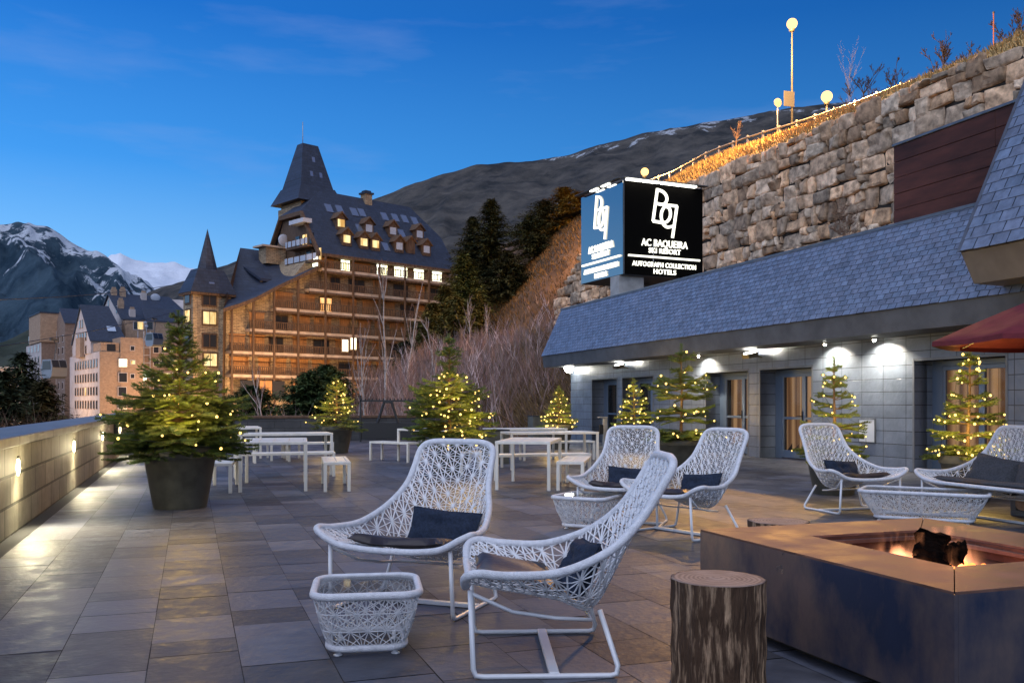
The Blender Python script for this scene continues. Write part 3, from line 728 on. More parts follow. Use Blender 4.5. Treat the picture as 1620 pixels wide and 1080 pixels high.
for i_, q_ in enumerate(m_.v): m_.v[i_] = (q_[0], q_[2]-.06, q_[1]+p.z-zb)
m_.build('disc', M['galv'], th_)
p = P(1572, 20, 62); s_ = toTS(p)[1]
m_ = MB(); m_.tube([(p.x, p.y, 17), (p.x, p.y, p.z)], .045, 6); mo = m_.build('snow_pole', mat('orange_pole', (.35,.12,.05), .6)); tag(mo, 'thin bare mast rising above the guard rail at the far right', 'mast')
m_ = MB(); m_.ball((p.x, p.y, p.z), .08); m_.build('tip', M['pole'], mo)

# ================================================================== mountains
def mountain_mat(name, rock, rock2, snow_lo, snow_amt, nscale, zspan):
    m = bpy.data.materials.new(name); m.use_nodes = True; t = m.node_tree; n = t.nodes; l = t.links; b = n["Principled BSDF"]; b.inputs["Roughness"].default_value = .95; b.inputs["Specular IOR Level"].default_value = .1
    c = n.new("ShaderNodeTexCoord"); z = n.new("ShaderNodeTexNoise"); z.inputs["Scale"].default_value = nscale; z.inputs["Detail"].default_value = 12; z.inputs["Roughness"].default_value = .68; l.new(c.outputs["Object"], z.inputs[0])
    r = n.new("ShaderNodeValToRGB"); l.new(z.outputs[0], r.inputs[0]); r.color_ramp.elements[0].position = .38; r.color_ramp.elements[1].position = .66; r.color_ramp.elements[0].color = (*rock,1); r.color_ramp.elements[1].color = (*rock2,1)
    mp = n.new("ShaderNodeMapping"); mp.inputs["Scale"].default_value = (1, 1, .42); mp.inputs["Rotation"].default_value = (0, R_(28), 0); l.new(c.outputs["Object"], mp.inputs[0])
    z2 = n.new("ShaderNodeTexNoise"); z2.inputs["Scale"].default_value = nscale*1.7; z2.inputs["Detail"].default_value = 14; z2.inputs["Roughness"].default_value = .74; l.new(mp.outputs[0], z2.inputs[0])
    at = n.new("ShaderNodeVertexColor"); at.layer_name = "Col"; sp = n.new("ShaderNodeSeparateColor"); l.new(at.outputs[0], sp.inputs[0])
    ad = n.new("ShaderNodeMath"); ad.operation = 'ADD'; l.new(z2.outputs[0], ad.inputs[0]); l.new(sp.outputs[0], ad.inputs[1])
    q = n.new("ShaderNodeMapRange"); l.new(ad.outputs[0], q.inputs[0]); q.inputs[1].default_value = snow_lo; q.inputs[2].default_value = snow_lo+.04; q.inputs[3].default_value = 0; q.inputs[4].default_value = snow_amt
    x = n.new("ShaderNodeMix"); x.data_type = 'RGBA'; l.new(q.outputs[0], x.inputs[0]); l.new(r.outputs[0], x.inputs[6]); x.inputs[7].default_value = (.72,.76,.84,1); l.new(x.outputs[2], b.inputs["Base Color"])
    bp = n.new("ShaderNodeBump"); bp.inputs["Strength"].default_value = .9; bp.inputs["Distance"].default_value = zspan; l.new(z.outputs[0], bp.inputs["Height"]); l.new(bp.outputs[0], b.inputs["Normal"])
    return m
def mountain(name, prof, Yr, front, zb, material, rough, snowf, seed, nu=150, nf=44, step=1.0, p=1.15):
    u0, u1 = prof[0][0], prof[-1][0]; b = MB()
    for i in range(nu+1):
        u = lerp(u0, u1, i/nu); x = (u-CU)/F; v = interp(prof, u); zr = HC+(HV-v)/F*Yr
        for j in range(nf+1):
            f = j/(nf-8)                            # beyond 1 the far side falls away
            Y = Yr*lerp(front, 1, f)
            if f <= 1: z = zb+(zr-zb)*f**p
            else: z = zr-(zr-zb)*(f-1)*1.6
            g = min(1, 2.2*min(f, 1))*(1-.8*math.exp(-((f-1)/.05)**2))
            ridge = 1-abs(fbm(x*Yr*rough[1], Y*rough[1]*.6, seed, 5))*1.4
            z += g*rough[0]*(ridge-.55)+.25*rough[0]*fbm(x*Yr*rough[1]*3.3, Y*rough[1]*3.3, seed+2, 3)*(1-.5*math.exp(-((f-1)/.04)**2))
            b.vert((x*Y, Y, z))
    for i in range(nu):
        for j in range(nf):
            q = i*(nf+1)+j; zc = b.v[q][2]; fz = (zc-zb)/(max(1, max(HC+(HV-vv)/F*Yr for _, vv in prof)-zb)); c = snowf(lerp(u0, u1, i/nu), fz, j/(nf-8))
            b.face((q, q+nf+1, q+nf+2, q+1), 0, (c, c, c), True)
    return struct(b.build(name, material))
mountain('mountain', [(-420,500),(-200,430),(-100,395),(0,367),(20,359),(46,355),(75,360),(100,375),(130,392),(165,413),(190,428),(220,452),(250,474),(300,505),(380,560),(470,612)],
    2600, .42, -30, mountain_mat('hazy_rock_and_snow', (.016,.036,.058), (.065,.105,.14), .725, .72, .0085, 30), (120, .0024),  # blue of the distant haze is mixed into the rock colours
    lambda u, fz, f: .07+.13*sstep(.50, .95, fz)+.10*sstep(60, 230, u)*sstep(.12, .42, fz)+.04*sstep(.2, .5, fz), 3, 220, 70)
mountain('mountain', [(90,470),(150,428),(176,408),(190,404),(206,412),(235,419),(280,422),(310,427),(345,433),(420,450),(520,500)],
    4300, .6, 300, mountain_mat('far_snowfield', (.03,.04,.05), (.10,.11,.13), .42, 1.0, .003, 30), (60, .0016), lambda u, fz, f: .28, 9, 90, 30)
mountain('hill', [(150,520),(205,478),(255,456),(305,440),(400,402),(500,352),(610,309),(640,296),(700,276),(760,262),(830,256),(900,243),(960,228),(1010,214),(1060,205),(1100,198),(1150,190),(1200,181),(1290,168),(1400,158),(1700,150),(1900,160)],
    900, .36, -4, mountain_mat('dark_moor', (.032,.033,.035), (.118,.104,.092), .90, .5, .03, 6), (13, .011),
    lambda u, fz, f: -.0+.315*sstep(.80, .985, f)*sstep(620, 950, u)*(1 if f < 1 else .4)+.06*sstep(.2,.5,f), 14, 200, 60)
mountain('hill', [(-500,560),(-200,540),(-60,548),(0,544),(30,530),(62,520),(110,508),(150,515),(200,560),(260,620)],
    620, .5, -4, mountain_mat('olive_slope', (.03,.038,.028), (.07,.075,.055), 2.0, .0, .02, 6), (10, .012), lambda u, fz, f: 0, 22, 60, 24)

# ================================================================== stone chalet
AC = R_(43.6); CF = Fr(-28, 120, AC)
M['chalet_stone'] = brickmat('chalet_stone', (.40,.30,.19), (.26,.19,.125), (.10,.08,.06), .62, .20, 'auto', .02, .9, .7, .5, .35)
M['chalet_wood'] = mat('chalet_wood', (.10,.058,.034), .75, var=.4, scale=2, stretch=(3,3,.5))
M['shutter'] = mat('orange_shutter', (.37,.185,.075), .65, var=.25, scale=3, stretch=(5,5,.4))
M['slab'] = mat('balcony_slab', (.45,.35,.27), .8, var=.2, scale=1)
M['dark_roof'] = brickmat('dark_slate_roof', (.026,.038,.070), (.018,.027,.052), (.010,.014,.025), .7, .42, 'xz', .02, .6, .6, .5, .3)
M['dark_roof2'] = brickmat('dark_slate_roof_side', (.026,.038,.070), (.018,.027,.052), (.010,.014,.025), .7, .42, 'yz', .02, .6, .6, .5, .3)
M['win_dark'] = mat('window_dark', (.03,.032,.04), .08, spec=.8)
M['win_sky'] = mat('rooflight_glass', (.30,.36,.48), .10, .6)
M['win_warm'] = winglow('window_warm', (.55,.22,.06), (1,.62,.26), 1.8)
M['win_white'] = winglow('window_white', (.75,.70,.38), (1,1,.80), 3.6, .9)
M['win_yellow'] = winglow('window_yellow', (.50,.27,.08), (1,.80,.38), 1.5)
M['rail_white'] = mat('pale_railing', (.42,.45,.52), .5, var=.1)
CH = thing('chalet_hotel', 'big stone and timber chalet with stacked balconies and a huge steep dark slate roof', 'building', (-28, 120, 0), AC)
zfl = [CF.onb(472, v, -1.4)[1] for v in (594, 559, 524, 489)]; stp = (zfl[3]-zfl[0])/3; zfl += [zfl[3]+stp, zfl[3]+2*stp]
AR = 25.6
verge = [CF.onb(u, v, -1.6) for u, v in ((352,488),(378,480),(404,470),(440,451),(470,437),(503,421))]
aL = -10.2
# walls: one extruded stone body
out = [(aL, -1.5)]+[(aL, interp(verge, aL)-.3)]+[(a, z-.35) for a, z in verge if aL < a < 1.9]+[(2.2, 21.3), (AR, 21.6), (AR, -1.5)]
b = MB(); b.prism([(a, 0, z) for a, z in out], (0, 11, 0)); b.build('wall', M['chalet_stone'], CH)
# left end gable of the main block
b = MB()
gp = [(2.2, 0, 19), (2.2, .2, 21.4), (2.2, 3.0, 26.6), (2.2, 5.6, 27.6), (2.2, 8.2, 26.6), (2.2, 11, 21.4), (2.2, 11, 15)]
b.prism([(x+.3, y, z) for x, y, z in gp], (2, 0, 0)); b.build('gable', M['chalet_wood'], CH)
for i, (pa, pb) in enumerate((((453,391),(487,371)), ((452,417),(501,395)), ((458,356),(481,344)))):
    y0, z0 = CF.ona(pb[0], pb[1], 1.2); y1, z1 = CF.ona(pa[0], pa[1], 1.2); zc = (z0+z1)/2
    if i < 2:
        m_ = MB(); m_.box((1.1, y0, zc-1.0), (2.4, y1, zc-.75)); bal = m_.build('balcony', M['chalet_wood'], CH)
        m_ = MB(); m_.box((1.05, y0, zc-.65), (1.12, y1, zc+.1)); 
        m_.build('railing', M['rail_white'], bal)
        m_ = MB()
        for k in range(5): y = lerp(y0, y1, (k+.5)/5); m_.box((1.0, y-.06, zc-.75), (1.16, y+.06, zc+.2))
        m_.build('post', M['chalet_wood'], bal)
        for k in range(3): y = lerp(y0, y1, (k+.55)/3); m_ = MB(); m_.box((2.40, y-.5, zc-.6), (2.47, y+.5, zc+1.0)); m_.build('window', M['win_yellow' if (i+k) % 4 == 1 else 'win_dark'], CH)
    else:
        m_ = MB(); m_.box((1.1, y0, zc-.3), (2.4, y1, zc+.25)); m_.build('railing', M['rail_white'], CH)
# white framed window band below the end balconies
for (u, v, mm) in ((457,433,'win_yellow'),(470,428,'win_dark'),(486,421,'win_dark'),(500,414,'win_white'),(451,462,'win_dark'),(463,456,'win_dark'),(475,450,'win_dark')):
    y, z = CF.ona(u, v, 2.18); m_ = MB(); m_.box((2.08, y-.75, z-.75), (2.18, y+.75, z+.75)); fr = m_.build('window', M['slab'], CH)
    m_ = MB(); m_.box((2.03, y-.6, z-.6), (2.075, y-.04, z+.6)); m_.box((2.03, y+.04, z-.6), (2.075, y+.6, z+.6)); m_.build('pane', M[mm], fr)
# main roof (half hipped)
EL = CF.onb(504, 397, -1.6); ER = CF.onb(724, 420, -1.6)
def rp(a, b_): return (a, b_, 21.15+1.41*(b_+1.6))
ae0, ae1, rb = EL[0], ER[0], 5.5
A_, B_, C_, D_ = rp(ae0-.2, -1.6), rp(ae0-.2, 2.7), rp(6.7, rb), rp(22.4, rb)
E_, G_ = rp(ae1-.1, 2.2), rp(ae1, -1.6)
mir = lambda q: (q[0], 2*rb-q[1], q[2])
b = MB(); b.poly([A_, G_, E_, D_, C_, B_]); b.poly([mir(A_), mir(B_), C_, D_, mir(E_), mir(G_)])
b.poly([(A_[0], A_[1], A_[2]-.35), A_, B_, (B_[0]+.05, B_[1], B_[2]-.5)], 1); b.poly([A_, (A_[0], A_[1], A_[2]-.35), (G_[0], G_[1], G_[2]-.35), G_], 1)
b.poly([(A_[0], A_[1], A_[2]-.35), (G_[0], G_[1], G_[2]-.35), (G_[0], 1, G_[2]-.35), (A_[0], 1, A_[2]-.35)], 1)
RO = b.build('roof', [M['dark_roof'], M['chalet_wood']], CH)
b = MB(); b.poly([B_, C_, mir(B_)]); b.poly([E_, mir(E_), D_]); b.build('hip', M['dark_roof2'], RO)
b = MB(); b.prism([(A_[0]-.05, A_[1]-.1, A_[2]-.5), (A_[0]-.05, A_[1]-.1, A_[2]+.02), (B_[0]-.05, B_[1], B_[2]+.02), (B_[0]-.05, B_[1], B_[2]-.55)], (.5, 0, 0)); b.prism([(B_[0]-.05, B_[1], B_[2]-.55), (B_[0]-.05, B_[1], B_[2]), (B_[0]-.05, 2*rb-B_[1], B_[2]), (B_[0]-.05, 2*rb-B_[1], B_[2]-.55)], (.5,0,0)); b.prism([mir((A_[0]-.05, A_[1]-.1, A_[2]-.5)), mir((A_[0]-.05, A_[1], A_[2])), mir((B_[0]-.05, B_[1], B_[2])), mir((B_[0]-.05, B_[1], B_[2]-.55))], (.6, 0, 0)); b.build('bargeboard', M['chalet_wood'], RO)
def roof_ab(u, v):                                  # pixel -> point of the front slope
    x = (u-CU)/F; lo, hi = -1.6, rb
    for _ in range(40):
        m_ = (lo+hi)/2; a, z = CF.onb(u, v, m_)
        if z > 21.15+1.41*(m_+1.6): lo = m_
        else: hi = m_
    return a, m_, 21.15+1.41*(m_+1.6)
n_s = Vector((0, -1.41, 1)).normalized(); d_s = Vector((0, 1, 1.41)).normalized()
for (u, v) in ((520,330),(537,332),(560,336),(572,337),(608,343),(625,345),(640,347),(656,350),(569,362),(635,370),(610,391),(538,313)):
    q = Vector(roof_ab(u, v)); m_ = MB(); ax = Vector((1,0,0)); c4 = [q+ax*sx_*.52+d_s*sy_*.75+n_s*.12 for sx_, sy_ in ((-1,-1),(1,-1),(1,1),(-1,1))]
    if v == 313: continue
    m_.prism(c4, n_s*-.2); m_.build('skylight', M['win_sky'], RO)
for (u, v, mm) in ((538,356,'win_yellow'),(582,364,'rail_white'),(620,368,'rail_white'),(662,373,'rail_white'),(547,381,'win_yellow'),(574,386,'win_yellow'),(592.5,389,'win_yellow'),(630,392,'rail_white'),(648,393,'chalet_wood'),(673,397,'rail_white')):
    a, bb, z = roof_ab(u, v+5); m_ = MB(); w_, h_ = .75, 1.3
    m_.box((a-w_, bb-.3, z-.3), (a+w_, bb+1.6, z+h_)); dm = m_.build('dormer', M['chalet_wood'], RO)
    m_ = MB(); m_.prism([(a-w_-.3, bb-.6, z+h_-.1), (a, bb-.6, z+h_+1.0), (a+w_+.3, bb-.6, z+h_-.1), (a, bb-.6, z+h_+.75)], (0, 2.4, 0)); m_.prism([(a-w_, bb-.3, z+h_), (a+w_, bb-.3, z+h_), (a, bb-.3, z+h_+.85)], (0, 2, 0)); m_.build('dormer_roof', M['chalet_wood'], dm)
    m_ = MB(); m_.box((a-.55, bb-.36, z+.15), (a+.5, bb-.31, z+1.15)); m_.build('pane', M[mm], dm)
a, bb, z = 14.0, rb, rp(0, rb)[2]
a = CF.onb(579, 315, rb)[0]; m_ = MB(); m_.box((a-.6, bb-.7, z-1.2), (a+.6, bb+.5, z+.6)); ck = m_.build('chimney', M['chalet_stone'], RO); m_ = MB(); m_.box((a-.8, bb-.9, z+.6), (a+.8, bb+.7, z+.85)); m_.box((a-.5, bb-.6, z+.85), (a+.5, bb+.4, z+1.15)); m_.build('chimney_cap', M['dark_roof'], ck)
# balconies of the facade
ext = [(aL, 21), (aL, 21), (CF.onb(396, 524, -1.4)[0], 22), (CF.onb(437, 489, -1.4)[0], 23), (.9, 24.3), (2.8, AR)]
rg = random.Random(5)
cols = [CF.onb(u, 560, -1.4)[0] for u in (366, 400, 433, 471, 514)]
while cols[-1] < 22: cols.append(cols[-1]+4.35)
lit = {5: {9: 'win_white', 12: 'win_white', 15: 'win_white', 18: 'win_white', 20: 'win_white', 22: 'win_white'}}
for k, z in enumerate(zfl):
    a0, a1 = ext[k]; m_ = MB()
    m_.box((a0, -1.4, z-.36), (a1, -.02, z)); bal = m_.build('balcony', M['slab'], CH)
    m_ = MB(); m_.box((a0, -1.38, z+.93), (a1, -1.28, z+1.03)); m_.box((a0, -1.36, z+.10), (a1, -1.30, z+.17))
    x = a0
    while x < a1: m_.box((x, -1.36, z+.17), (x+.11, -1.31, z+.93)); x += .27
    m_.build('railing', M['chalet_wood'], bal)
    m_ = MB(); m_.box((a0, -1.45, z-.62), (a1, -1.15, z-.37)); m_.build('beam', M['chalet_wood'], bal)
    # shutters and doors behind the rail
    top = z+stp-.65; x = a0+.6
    i = 0
    while x < a1-1.2:
        wdt = rg.choice((1.6, 2.0, 2.5, 2.6)); zt = min(top-.15, z+2.05)
        ztop_here = interp(verge, x+wdt/2)-1.0 if x < 2 else 99
        if ztop_here > zt:
            r = rg.random(); mm = 'shutter'
            if k == 5: mm = 'win_white' if (x > 11.5 or 5.4 < x < 7.5) and rg.random() < .85 else 'shutter'
            elif k == 3 and .2 < x < 3.2: mm = 'win_warm'
            elif r < .22: mm = 'win_dark'
            if mm in ('win_dark', 'win_warm', 'win_white'):
                f_ = MB(); f_.box((x, -.09, z), (x+wdt, -.005, zt)); fr = f_.build('window', M['chalet_wood'], CH)
                f_ = MB(); f_.box((x+.12, -.13, z+.12), (x+wdt/2-.05, -.095, zt-.12)); f_.box((x+wdt/2+.05, -.13, z+.12), (x+wdt-.12, -.095, zt-.12)); f_.build('pane', M[mm], fr)
            else:
                f_ = MB(); f_.box((x, -.10, z), (x+wdt, -.005, zt)); f_.box((x-.1, -.14, zt), (x+wdt+.1, -.004, zt+.16)); f_.build('shutter', M['shutter'], CH)
        x += wdt+rg.choice((.7, 1.0, 1.4)); i += 1
for x in cols:
    zt = 21 if x > 2.5 else interp(verge, x)-.2
    m_ = MB(); m_.box((x-.13, -1.62, .6), (x+.13, -1.47, zt)); m_.build('post', M['chalet_wood'], CH)
m_ = MB(); m_.box((aL, -1.6, -1.5), (AR, -.05, 1.9)); m_.build('base', M['chalet_stone'], CH)
for x in (-9, -6.4, -4.6, -1.6, 1.5, 4.6, 7.5): m_ = MB(); m_.box((x, -1.68, 1.95), (x+1.7, -1.5, zfl[0]-.75)); m_.build('shutter', M['shutter' if x not in (-9, -4.6) else 'win_dark'], CH)
for (u, v) in ((546, 546), (559, 543)):
    a, z = CF.onb(u, v, -1.5); m_ = MB(); m_.box((a-.55, -1.52, z-.95), (a+.55, -1.46, z+.85)); fr = m_.build('window', M['slab'], CH); m_ = MB(); m_.box((a-.42, -1.57, z-.8), (a-.03, -1.525, z+.7)); m_.box((a+.03, -1.57, z-.8), (a+.42, -1.525, z+.7)); m_.build('pane', M['win_white'], fr)
# left wing roof: ruled between the curved verge and the back ridge
rD, rC = CF.onb(380, 392, 11), CF.onb(462, 402, 11)
fr_pts = [(a, -1.8, z) for a, z in verge]; n_ = len(fr_pts); bk = [(lerp(rD[0], rC[0], i/(n_-1)), 11, lerp(rD[1], rC[1], i/(n_-1))) for i in range(n_)]
b = MB(); m_rows = 6
for i in range(n_):
    for j in range(m_rows+1):
        f = j/m_rows; q = Vector(fr_pts[i]).lerp(Vector(bk[i]), f); q.z -= 1.6*math.sin(PI*f)*(.4+.6*(1-i/(n_-1))); b.vert(q)
for i in range(n_-1):
    for j in range(m_rows): q = i*(m_rows+1)+j; b.face((q, q+m_rows+1, q+m_rows+2, q+1), 0, None, True)
k0 = len(b.v)
for i in range(n_): a, y, z = fr_pts[i]; b.vert((a, y-.02, z-.45))
for i in range(n_-1): b.face((k0+i, k0+i+1, (i+1)*(m_rows+1), i*(m_rows+1)), 1)
b.poly([fr_pts[0], bk[0], (bk[0][0], 11, 0), (fr_pts[0][0], -1.5, 0)], 1)
WRo = b.build('wing_roof', [M['dark_roof'], M['chalet_wood']], CH)
for (u, v) in ((382, 477), (345, 421)):
    pass
for uvs, mm in ((((430,443),(445,452)), 'shutter'),):
    b_l = 4.0; a0, z0 = CF.onb(414, 444, b_l); a1, z1 = CF.onb(446, 458, b_l)
    m_ = MB(); m_.box((a0, b_l, z1), (a1, b_l+3, z0)); dm = m_.build('dormer', M['shutter'], WRo)
    m_ = MB(); m_.prism([(a0-.5, b_l-.6, z0-.1), (a1+1, b_l-.6, z0-.1), (a1+1, b_l+4, z0+1.9), (a0-.5, b_l+4, z0+1.9)], (0, 0, .35)); m_.build('dormer_roof', M['dark_roof'], dm)
a0, z0 = CF.onb(433, 400, 8.0); m_ = MB(); m_.box((a0-1.5, 7.4, z0-1.6), (a0+1.5, 9.4, z0+.6)); ck = m_.build('chimney', M['chalet_stone'], WRo); m_ = MB(); m_.box((a0-2.2, 7.0, z0+.6), (a0+2, 9.8, z0+.85)); m_.build('chimney_cap', M['slab'], ck)
m_ = MB(); m_.ball((a0+1.2, 7.4, z0+1.8), .85, sc=(1,.3,1), nu=14, nv=8); m_.tube([(a0+1.2, 7.6, z0+.8), (a0+1.2, 7.6, z0+1.8)], .08, 6); m_.build('satellite_dish', M['rail_white'], WRo)
m_ = MB(); m_.tube([(a0+2.1, 8, z0+.8), (a0+2.1, 8, z0+5)], .05, 5)
for k in range(5): m_.tube([(a0+1.6, 8, z0+2.4+k*.55), (a0+2.6, 8, z0+2.4+k*.55)], .03, 4)
m_.build('antenna', M['galv'], WRo)
# tower with truncated pyramid roof behind the ridge
ca, cb = 6.6, 8.6; ze = CF.onb(462, 312, cb-3.7)[1]; zt = CF.onb(498, 233, cb)[1]
b = MB(); b.box((ca-2.7, cb-2.7, 18), (ca+2.7, cb+2.7, ze+.1)); b.box((ca-3.0, cb-3.0, ze-2.3), (ca+3.0, cb+3.0, ze-.6)); TWp = b.build('tower', M['chalet_stone'], CH)
def frust(b, c, lo, hi, m=0):
    (xa, ya, za), (xb, yb, zb_) = lo, hi
    v0 = [(c[0]+sx_*xa, c[1]+sy_*ya, za) for sx_, sy_ in ((-1,-1),(1,-1),(1,1),(-1,1))]; v1 = [(c[0]+sx_*xb, c[1]+sy_*yb, zb_) for sx_, sy_ in ((-1,-1),(1,-1),(1,1),(-1,1))]
    for i in range(4): b.poly([v0[i], v0[(i+1)%4], v1[(i+1)%4], v1[i]], m)
    b.poly(v1, m); b.poly(v0[::-1], m)
b = MB(); frust(b, (ca, cb), (3.8, 3.8, ze), (2.75, 2.75, ze+2.3)); frust(b, (ca, cb), (2.7, 2.7, ze+1.9), (1.25, .75, zt)); TRo = b.build('tower_roof', M['dark_roof'], TWp)
for (x, z) in ((ca+.1, ze+6.4), (ca-.6, ze+4.2), (ca+.9, ze+4.2)):
    f = (z-ze-1.9)/(zt-ze-1.9); y = cb-lerp(2.7, .75, f); m_ = MB(); m_.prism([(x-.22, y-.10, z-.35), (x+.22, y-.10, z-.35), (x+.22, y+.06, z+.4), (x-.22, y+.06, z+.4)], (0, .1, .02)); m_.build('skylight', M['win_sky'], TWp)
m_ = MB(); m_.tube([(ca-.8, cb, zt), (ca-.8, cb, zt+3.2)], .05, 5); m_.build('antenna', M['galv'], TWp)
for y in (cb-1.2, cb+.6): m_ = MB(); m_.box((ca-2.78, y-.3, ze-4.6), (ca-2.705, y+.3, ze-2.8)); m_.build('window', M['win_dark'], TWp)
for x in (ca-1.6, ca-.6): m_ = MB(); m_.box((x-.3, cb-2.78, ze-4.3), (x+.3, cb-2.705, ze-2.9)); m_.build('window', M['win_sky'], TWp)

# ---- stone tower with the needle spire
p0 = P(305, 460, 112); TF = Fr(p0.x, p0.y, AC); zt = p0.z
ST = thing('stone_tower', 'square stone tower with a tall pointed slate spire left of the chalet', 'tower', (p0.x, p0.y, 0), AC)
w_ = TF.onb(366, 460, 0)[0]; d_ = min(6, TF.ona(290, 460, 0)[0])
b = MB(); b.box((0, 0, -2), (w_, d_, zt)); b.build('wall', M['chalet_stone'], ST)
cx, cyy = w_/2, d_/2; hx, hy = w_/2+.5, d_/2+.5; zs = TF.onb(330, 362, cyy)[1]
b = MB(); frust(b, (cx, cyy), (hx, hy, zt-.1), (hx*.56, hy*.56, zt+2.9)); 
n8 = 8; R0 = hx*.50; k0 = len(b.v)
for j in range(n8): a = 2*PI*(j+.5)/n8; b.vert((cx+R0*math.cos(a), cyy+R0*d_/w_*math.sin(a), zt+2.2))
ap = b.vert((cx, cyy, zs))
for j in range(n8): b.face((k0+j, k0+(j+1)%n8, ap))
sp = b.build('spire_roof', M['dark_roof'], ST)
b = MB(); frust(b, (cx, cyy), (hx-.1, hy-.1, zt-.4), (hx-.05, hy-.05, zt-.12)); b.build('eaves', M['chalet_wood'], ST)
m_ = MB(); m_.prism([(cx-.5, -.1, zt+1.0), (cx+.2, -.1, zt+1.0), (cx+.2, .35, zt+2.1), (cx-.5, .35, zt+2.1)], (0, -.12, .05)); m_.build('skylight', M['win_sky'], ST)
for (u, v, mm) in ((331,473,'win_dark'), (331,503,'win_yellow'), (331,539,'win_dark'), (332,569,'win_yellow'), (332,604,'win_dark')):
    a, z = TF.onb(u, v, 0); m_ = MB(); m_.box((a-1.0, -.12, z-.95), (a+1.0, -.004, z+.95)); fr = m_.build('window', M['chalet_wood'], ST)
    m_ = MB(); m_.box((a-.82, -.17, z-.75), (a-.06, -.125, z+.75)); m_.box((a+.06, -.17, z-.75), (a+.82, -.125, z+.75)); m_.build('pane', M[mm], fr)
for (u, v, mm) in ((298,470,'win_dark'), (298,500,'win_yellow'), (298,535,'win_dark')):
    y, z = TF.ona(u, v, 0); m_ = MB(); m_.box((-.12, y-.8, z-.9), (-.004, y+.8, z+.9)); fr = m_.build('window', M['chalet_wood'], ST); m_ = MB(); m_.box((-.17, y-.62, z-.7), (-.125, y+.62, z+.7)); m_.build('pane', M[mm], fr)

# ================================================================== apartment blocks on the left
M['brick'] = brickmat('tan_brick', (.44,.295,.20), (.37,.24,.16), (.22,.15,.10), .5, .16, 'auto', .01, .9, .3, .5, .22)
M['render_white'] = mat('pale_render', (.52,.45,.43), .85, var=.12, scale=.4)
M['dim_brick'] = brickmat('grey_tan_brick', (.27,.18,.135), (.235,.155,.12), (.15,.11,.085), .5, .16, 'auto', .01, .9, .3, .5, .22)
AA = R_(36.4); o_ = P(158, 600, 185); AF = Fr(o_.x, o_.y, AA)
def block(name, lab):
    return thing(name, lab, 'building', (o_.x, o_.y, 0), AA)
def win(par, face, u_, z, w=1.1, h=1.5, mm='win_dark', off=0, trim='render_white'):
    m_ = MB(); q = MB()
    if face == 'x':                                  # wall y = off, facing the camera
        m_.box((u_-w/2-.14, off-.08, z-h/2-.14), (u_+w/2+.14, off-.003, z+h/2+.14)); q.box((u_-w/2, off-.12, z-h/2), (u_+w/2, off-.083, z+h/2))
    else:
        m_.box((off-.08, u_-w/2-.14, z-h/2-.14), (off-.003, u_+w/2+.14, z+h/2+.14)); q.box((off-.12, u_-w/2, z-h/2), (off-.083, u_+w/2, z+h/2))
    fr = m_.build('window', M[trim], par); q.build('pane', M[mm], fr)
def on_f(u, v, y=0): return AF.onb(u, v, y)
def on_w(u, v, x=0): return AF.ona(u, v, x)
rg = random.Random(9)
# front block
A1 = block('apartment_block', 'tan brick apartment block with a white windowed side and one steep dark roof')
x1 = on_f(190, 560)[0]; x2 = on_f(226, 560)[0]; zr = on_f(160, 556)[1]; zr2 = on_f(205, 534)[1]; yw = 29
b = MB(); b.box((0, 0, -4), (x1, yw, zr)); b.box((x1, -.25, -4), (x2, 16, zr2)); b.build('wall', M['brick'], A1)
b = MB(); b.box((-.12, .05, -4), (-.005, yw, zr)); b.build('side_wall', M['render_white'], A1)
yr, zrd = on_w(131, 485); ye, zee = on_w(146, 536); xr1 = on_f(172, 487, yr)[0]; xr2 = on_f(200, 545, ye)[0]
b = MB(); b.prism([(-.3, ye, zr), (-.3, ye, zee), (-.3, yr, zrd), (-.3, 2*yr-ye, zee), (-.3, 2*yr-ye, zr)], (xr1, 0, 0)); b.build('gable', M['render_white'], A1)
b = MB(); b.prism([(-.6, ye-.6, zee-.5), (xr2, ye-.6, zee-.5), (xr1, yr, zrd+.15), (-.6, yr, zrd+.15)], (0, .12, .3)); b.prism([(-.6, yr, zrd+.15), (xr1, yr, zrd+.15), (xr1+1.2, 2*yr-ye, zee-.5), (-.6, 2*yr-ye, zee-.5)], (0, .1, .3))
b.poly([(xr2, ye-.6, zee-.4), (xr1+1.2, 2*yr-ye, zee-.4), (xr1, yr, zrd+.3)])
b.build('roof', M['dark_roof'], A1)
b = MB(); b.box((.2, .3, zr), (x1-.1, ye, zr+1.9)); b.build('attic', M['brick'], A1)
m_ = MB(); m_.box((1.4, .22, zr+.25), (x1-.8, .29, zr+1.55)); m_.build('window', M['win_dark'], A1)
m_ = MB(); f_ = .22; m_.prism([(xr2*.62-.8, lerp(ye, yr, f_)-.25, lerp(zee, zrd, f_)+.1), (xr2*.62+.9, lerp(ye, yr, f_)-.25, lerp(zee, zrd, f_)+.1), (xr2*.62+.9, lerp(ye, yr, f_)+.9, lerp(zee, zrd, f_)+1.2), (xr2*.62-.8, lerp(ye, yr, f_)+.9, lerp(zee, zrd, f_)+1.2)], (0, -.1, .2)); m_.build('skylight', M['win_sky'], A1)
for (u, v, mm, w, h) in ((194,574,'win_white',1.5,1.5),(209.5,573,'win_yellow',.8,.7),(194,597,'win_dark',1.5,1.8),(209,595,'win_dark',.7,.8),(193,619,'win_dark',1.5,1.7),(209,551,'win_dark',.7,.8),(193,641,'win_dark',1.5,1.5)):
    x, z = on_f(u, v); win(A1, 'x', x, z, w, h, mm, -.25)
rows = [on_w(150, v)[1] for v in (575, 597, 618.5, 640)]
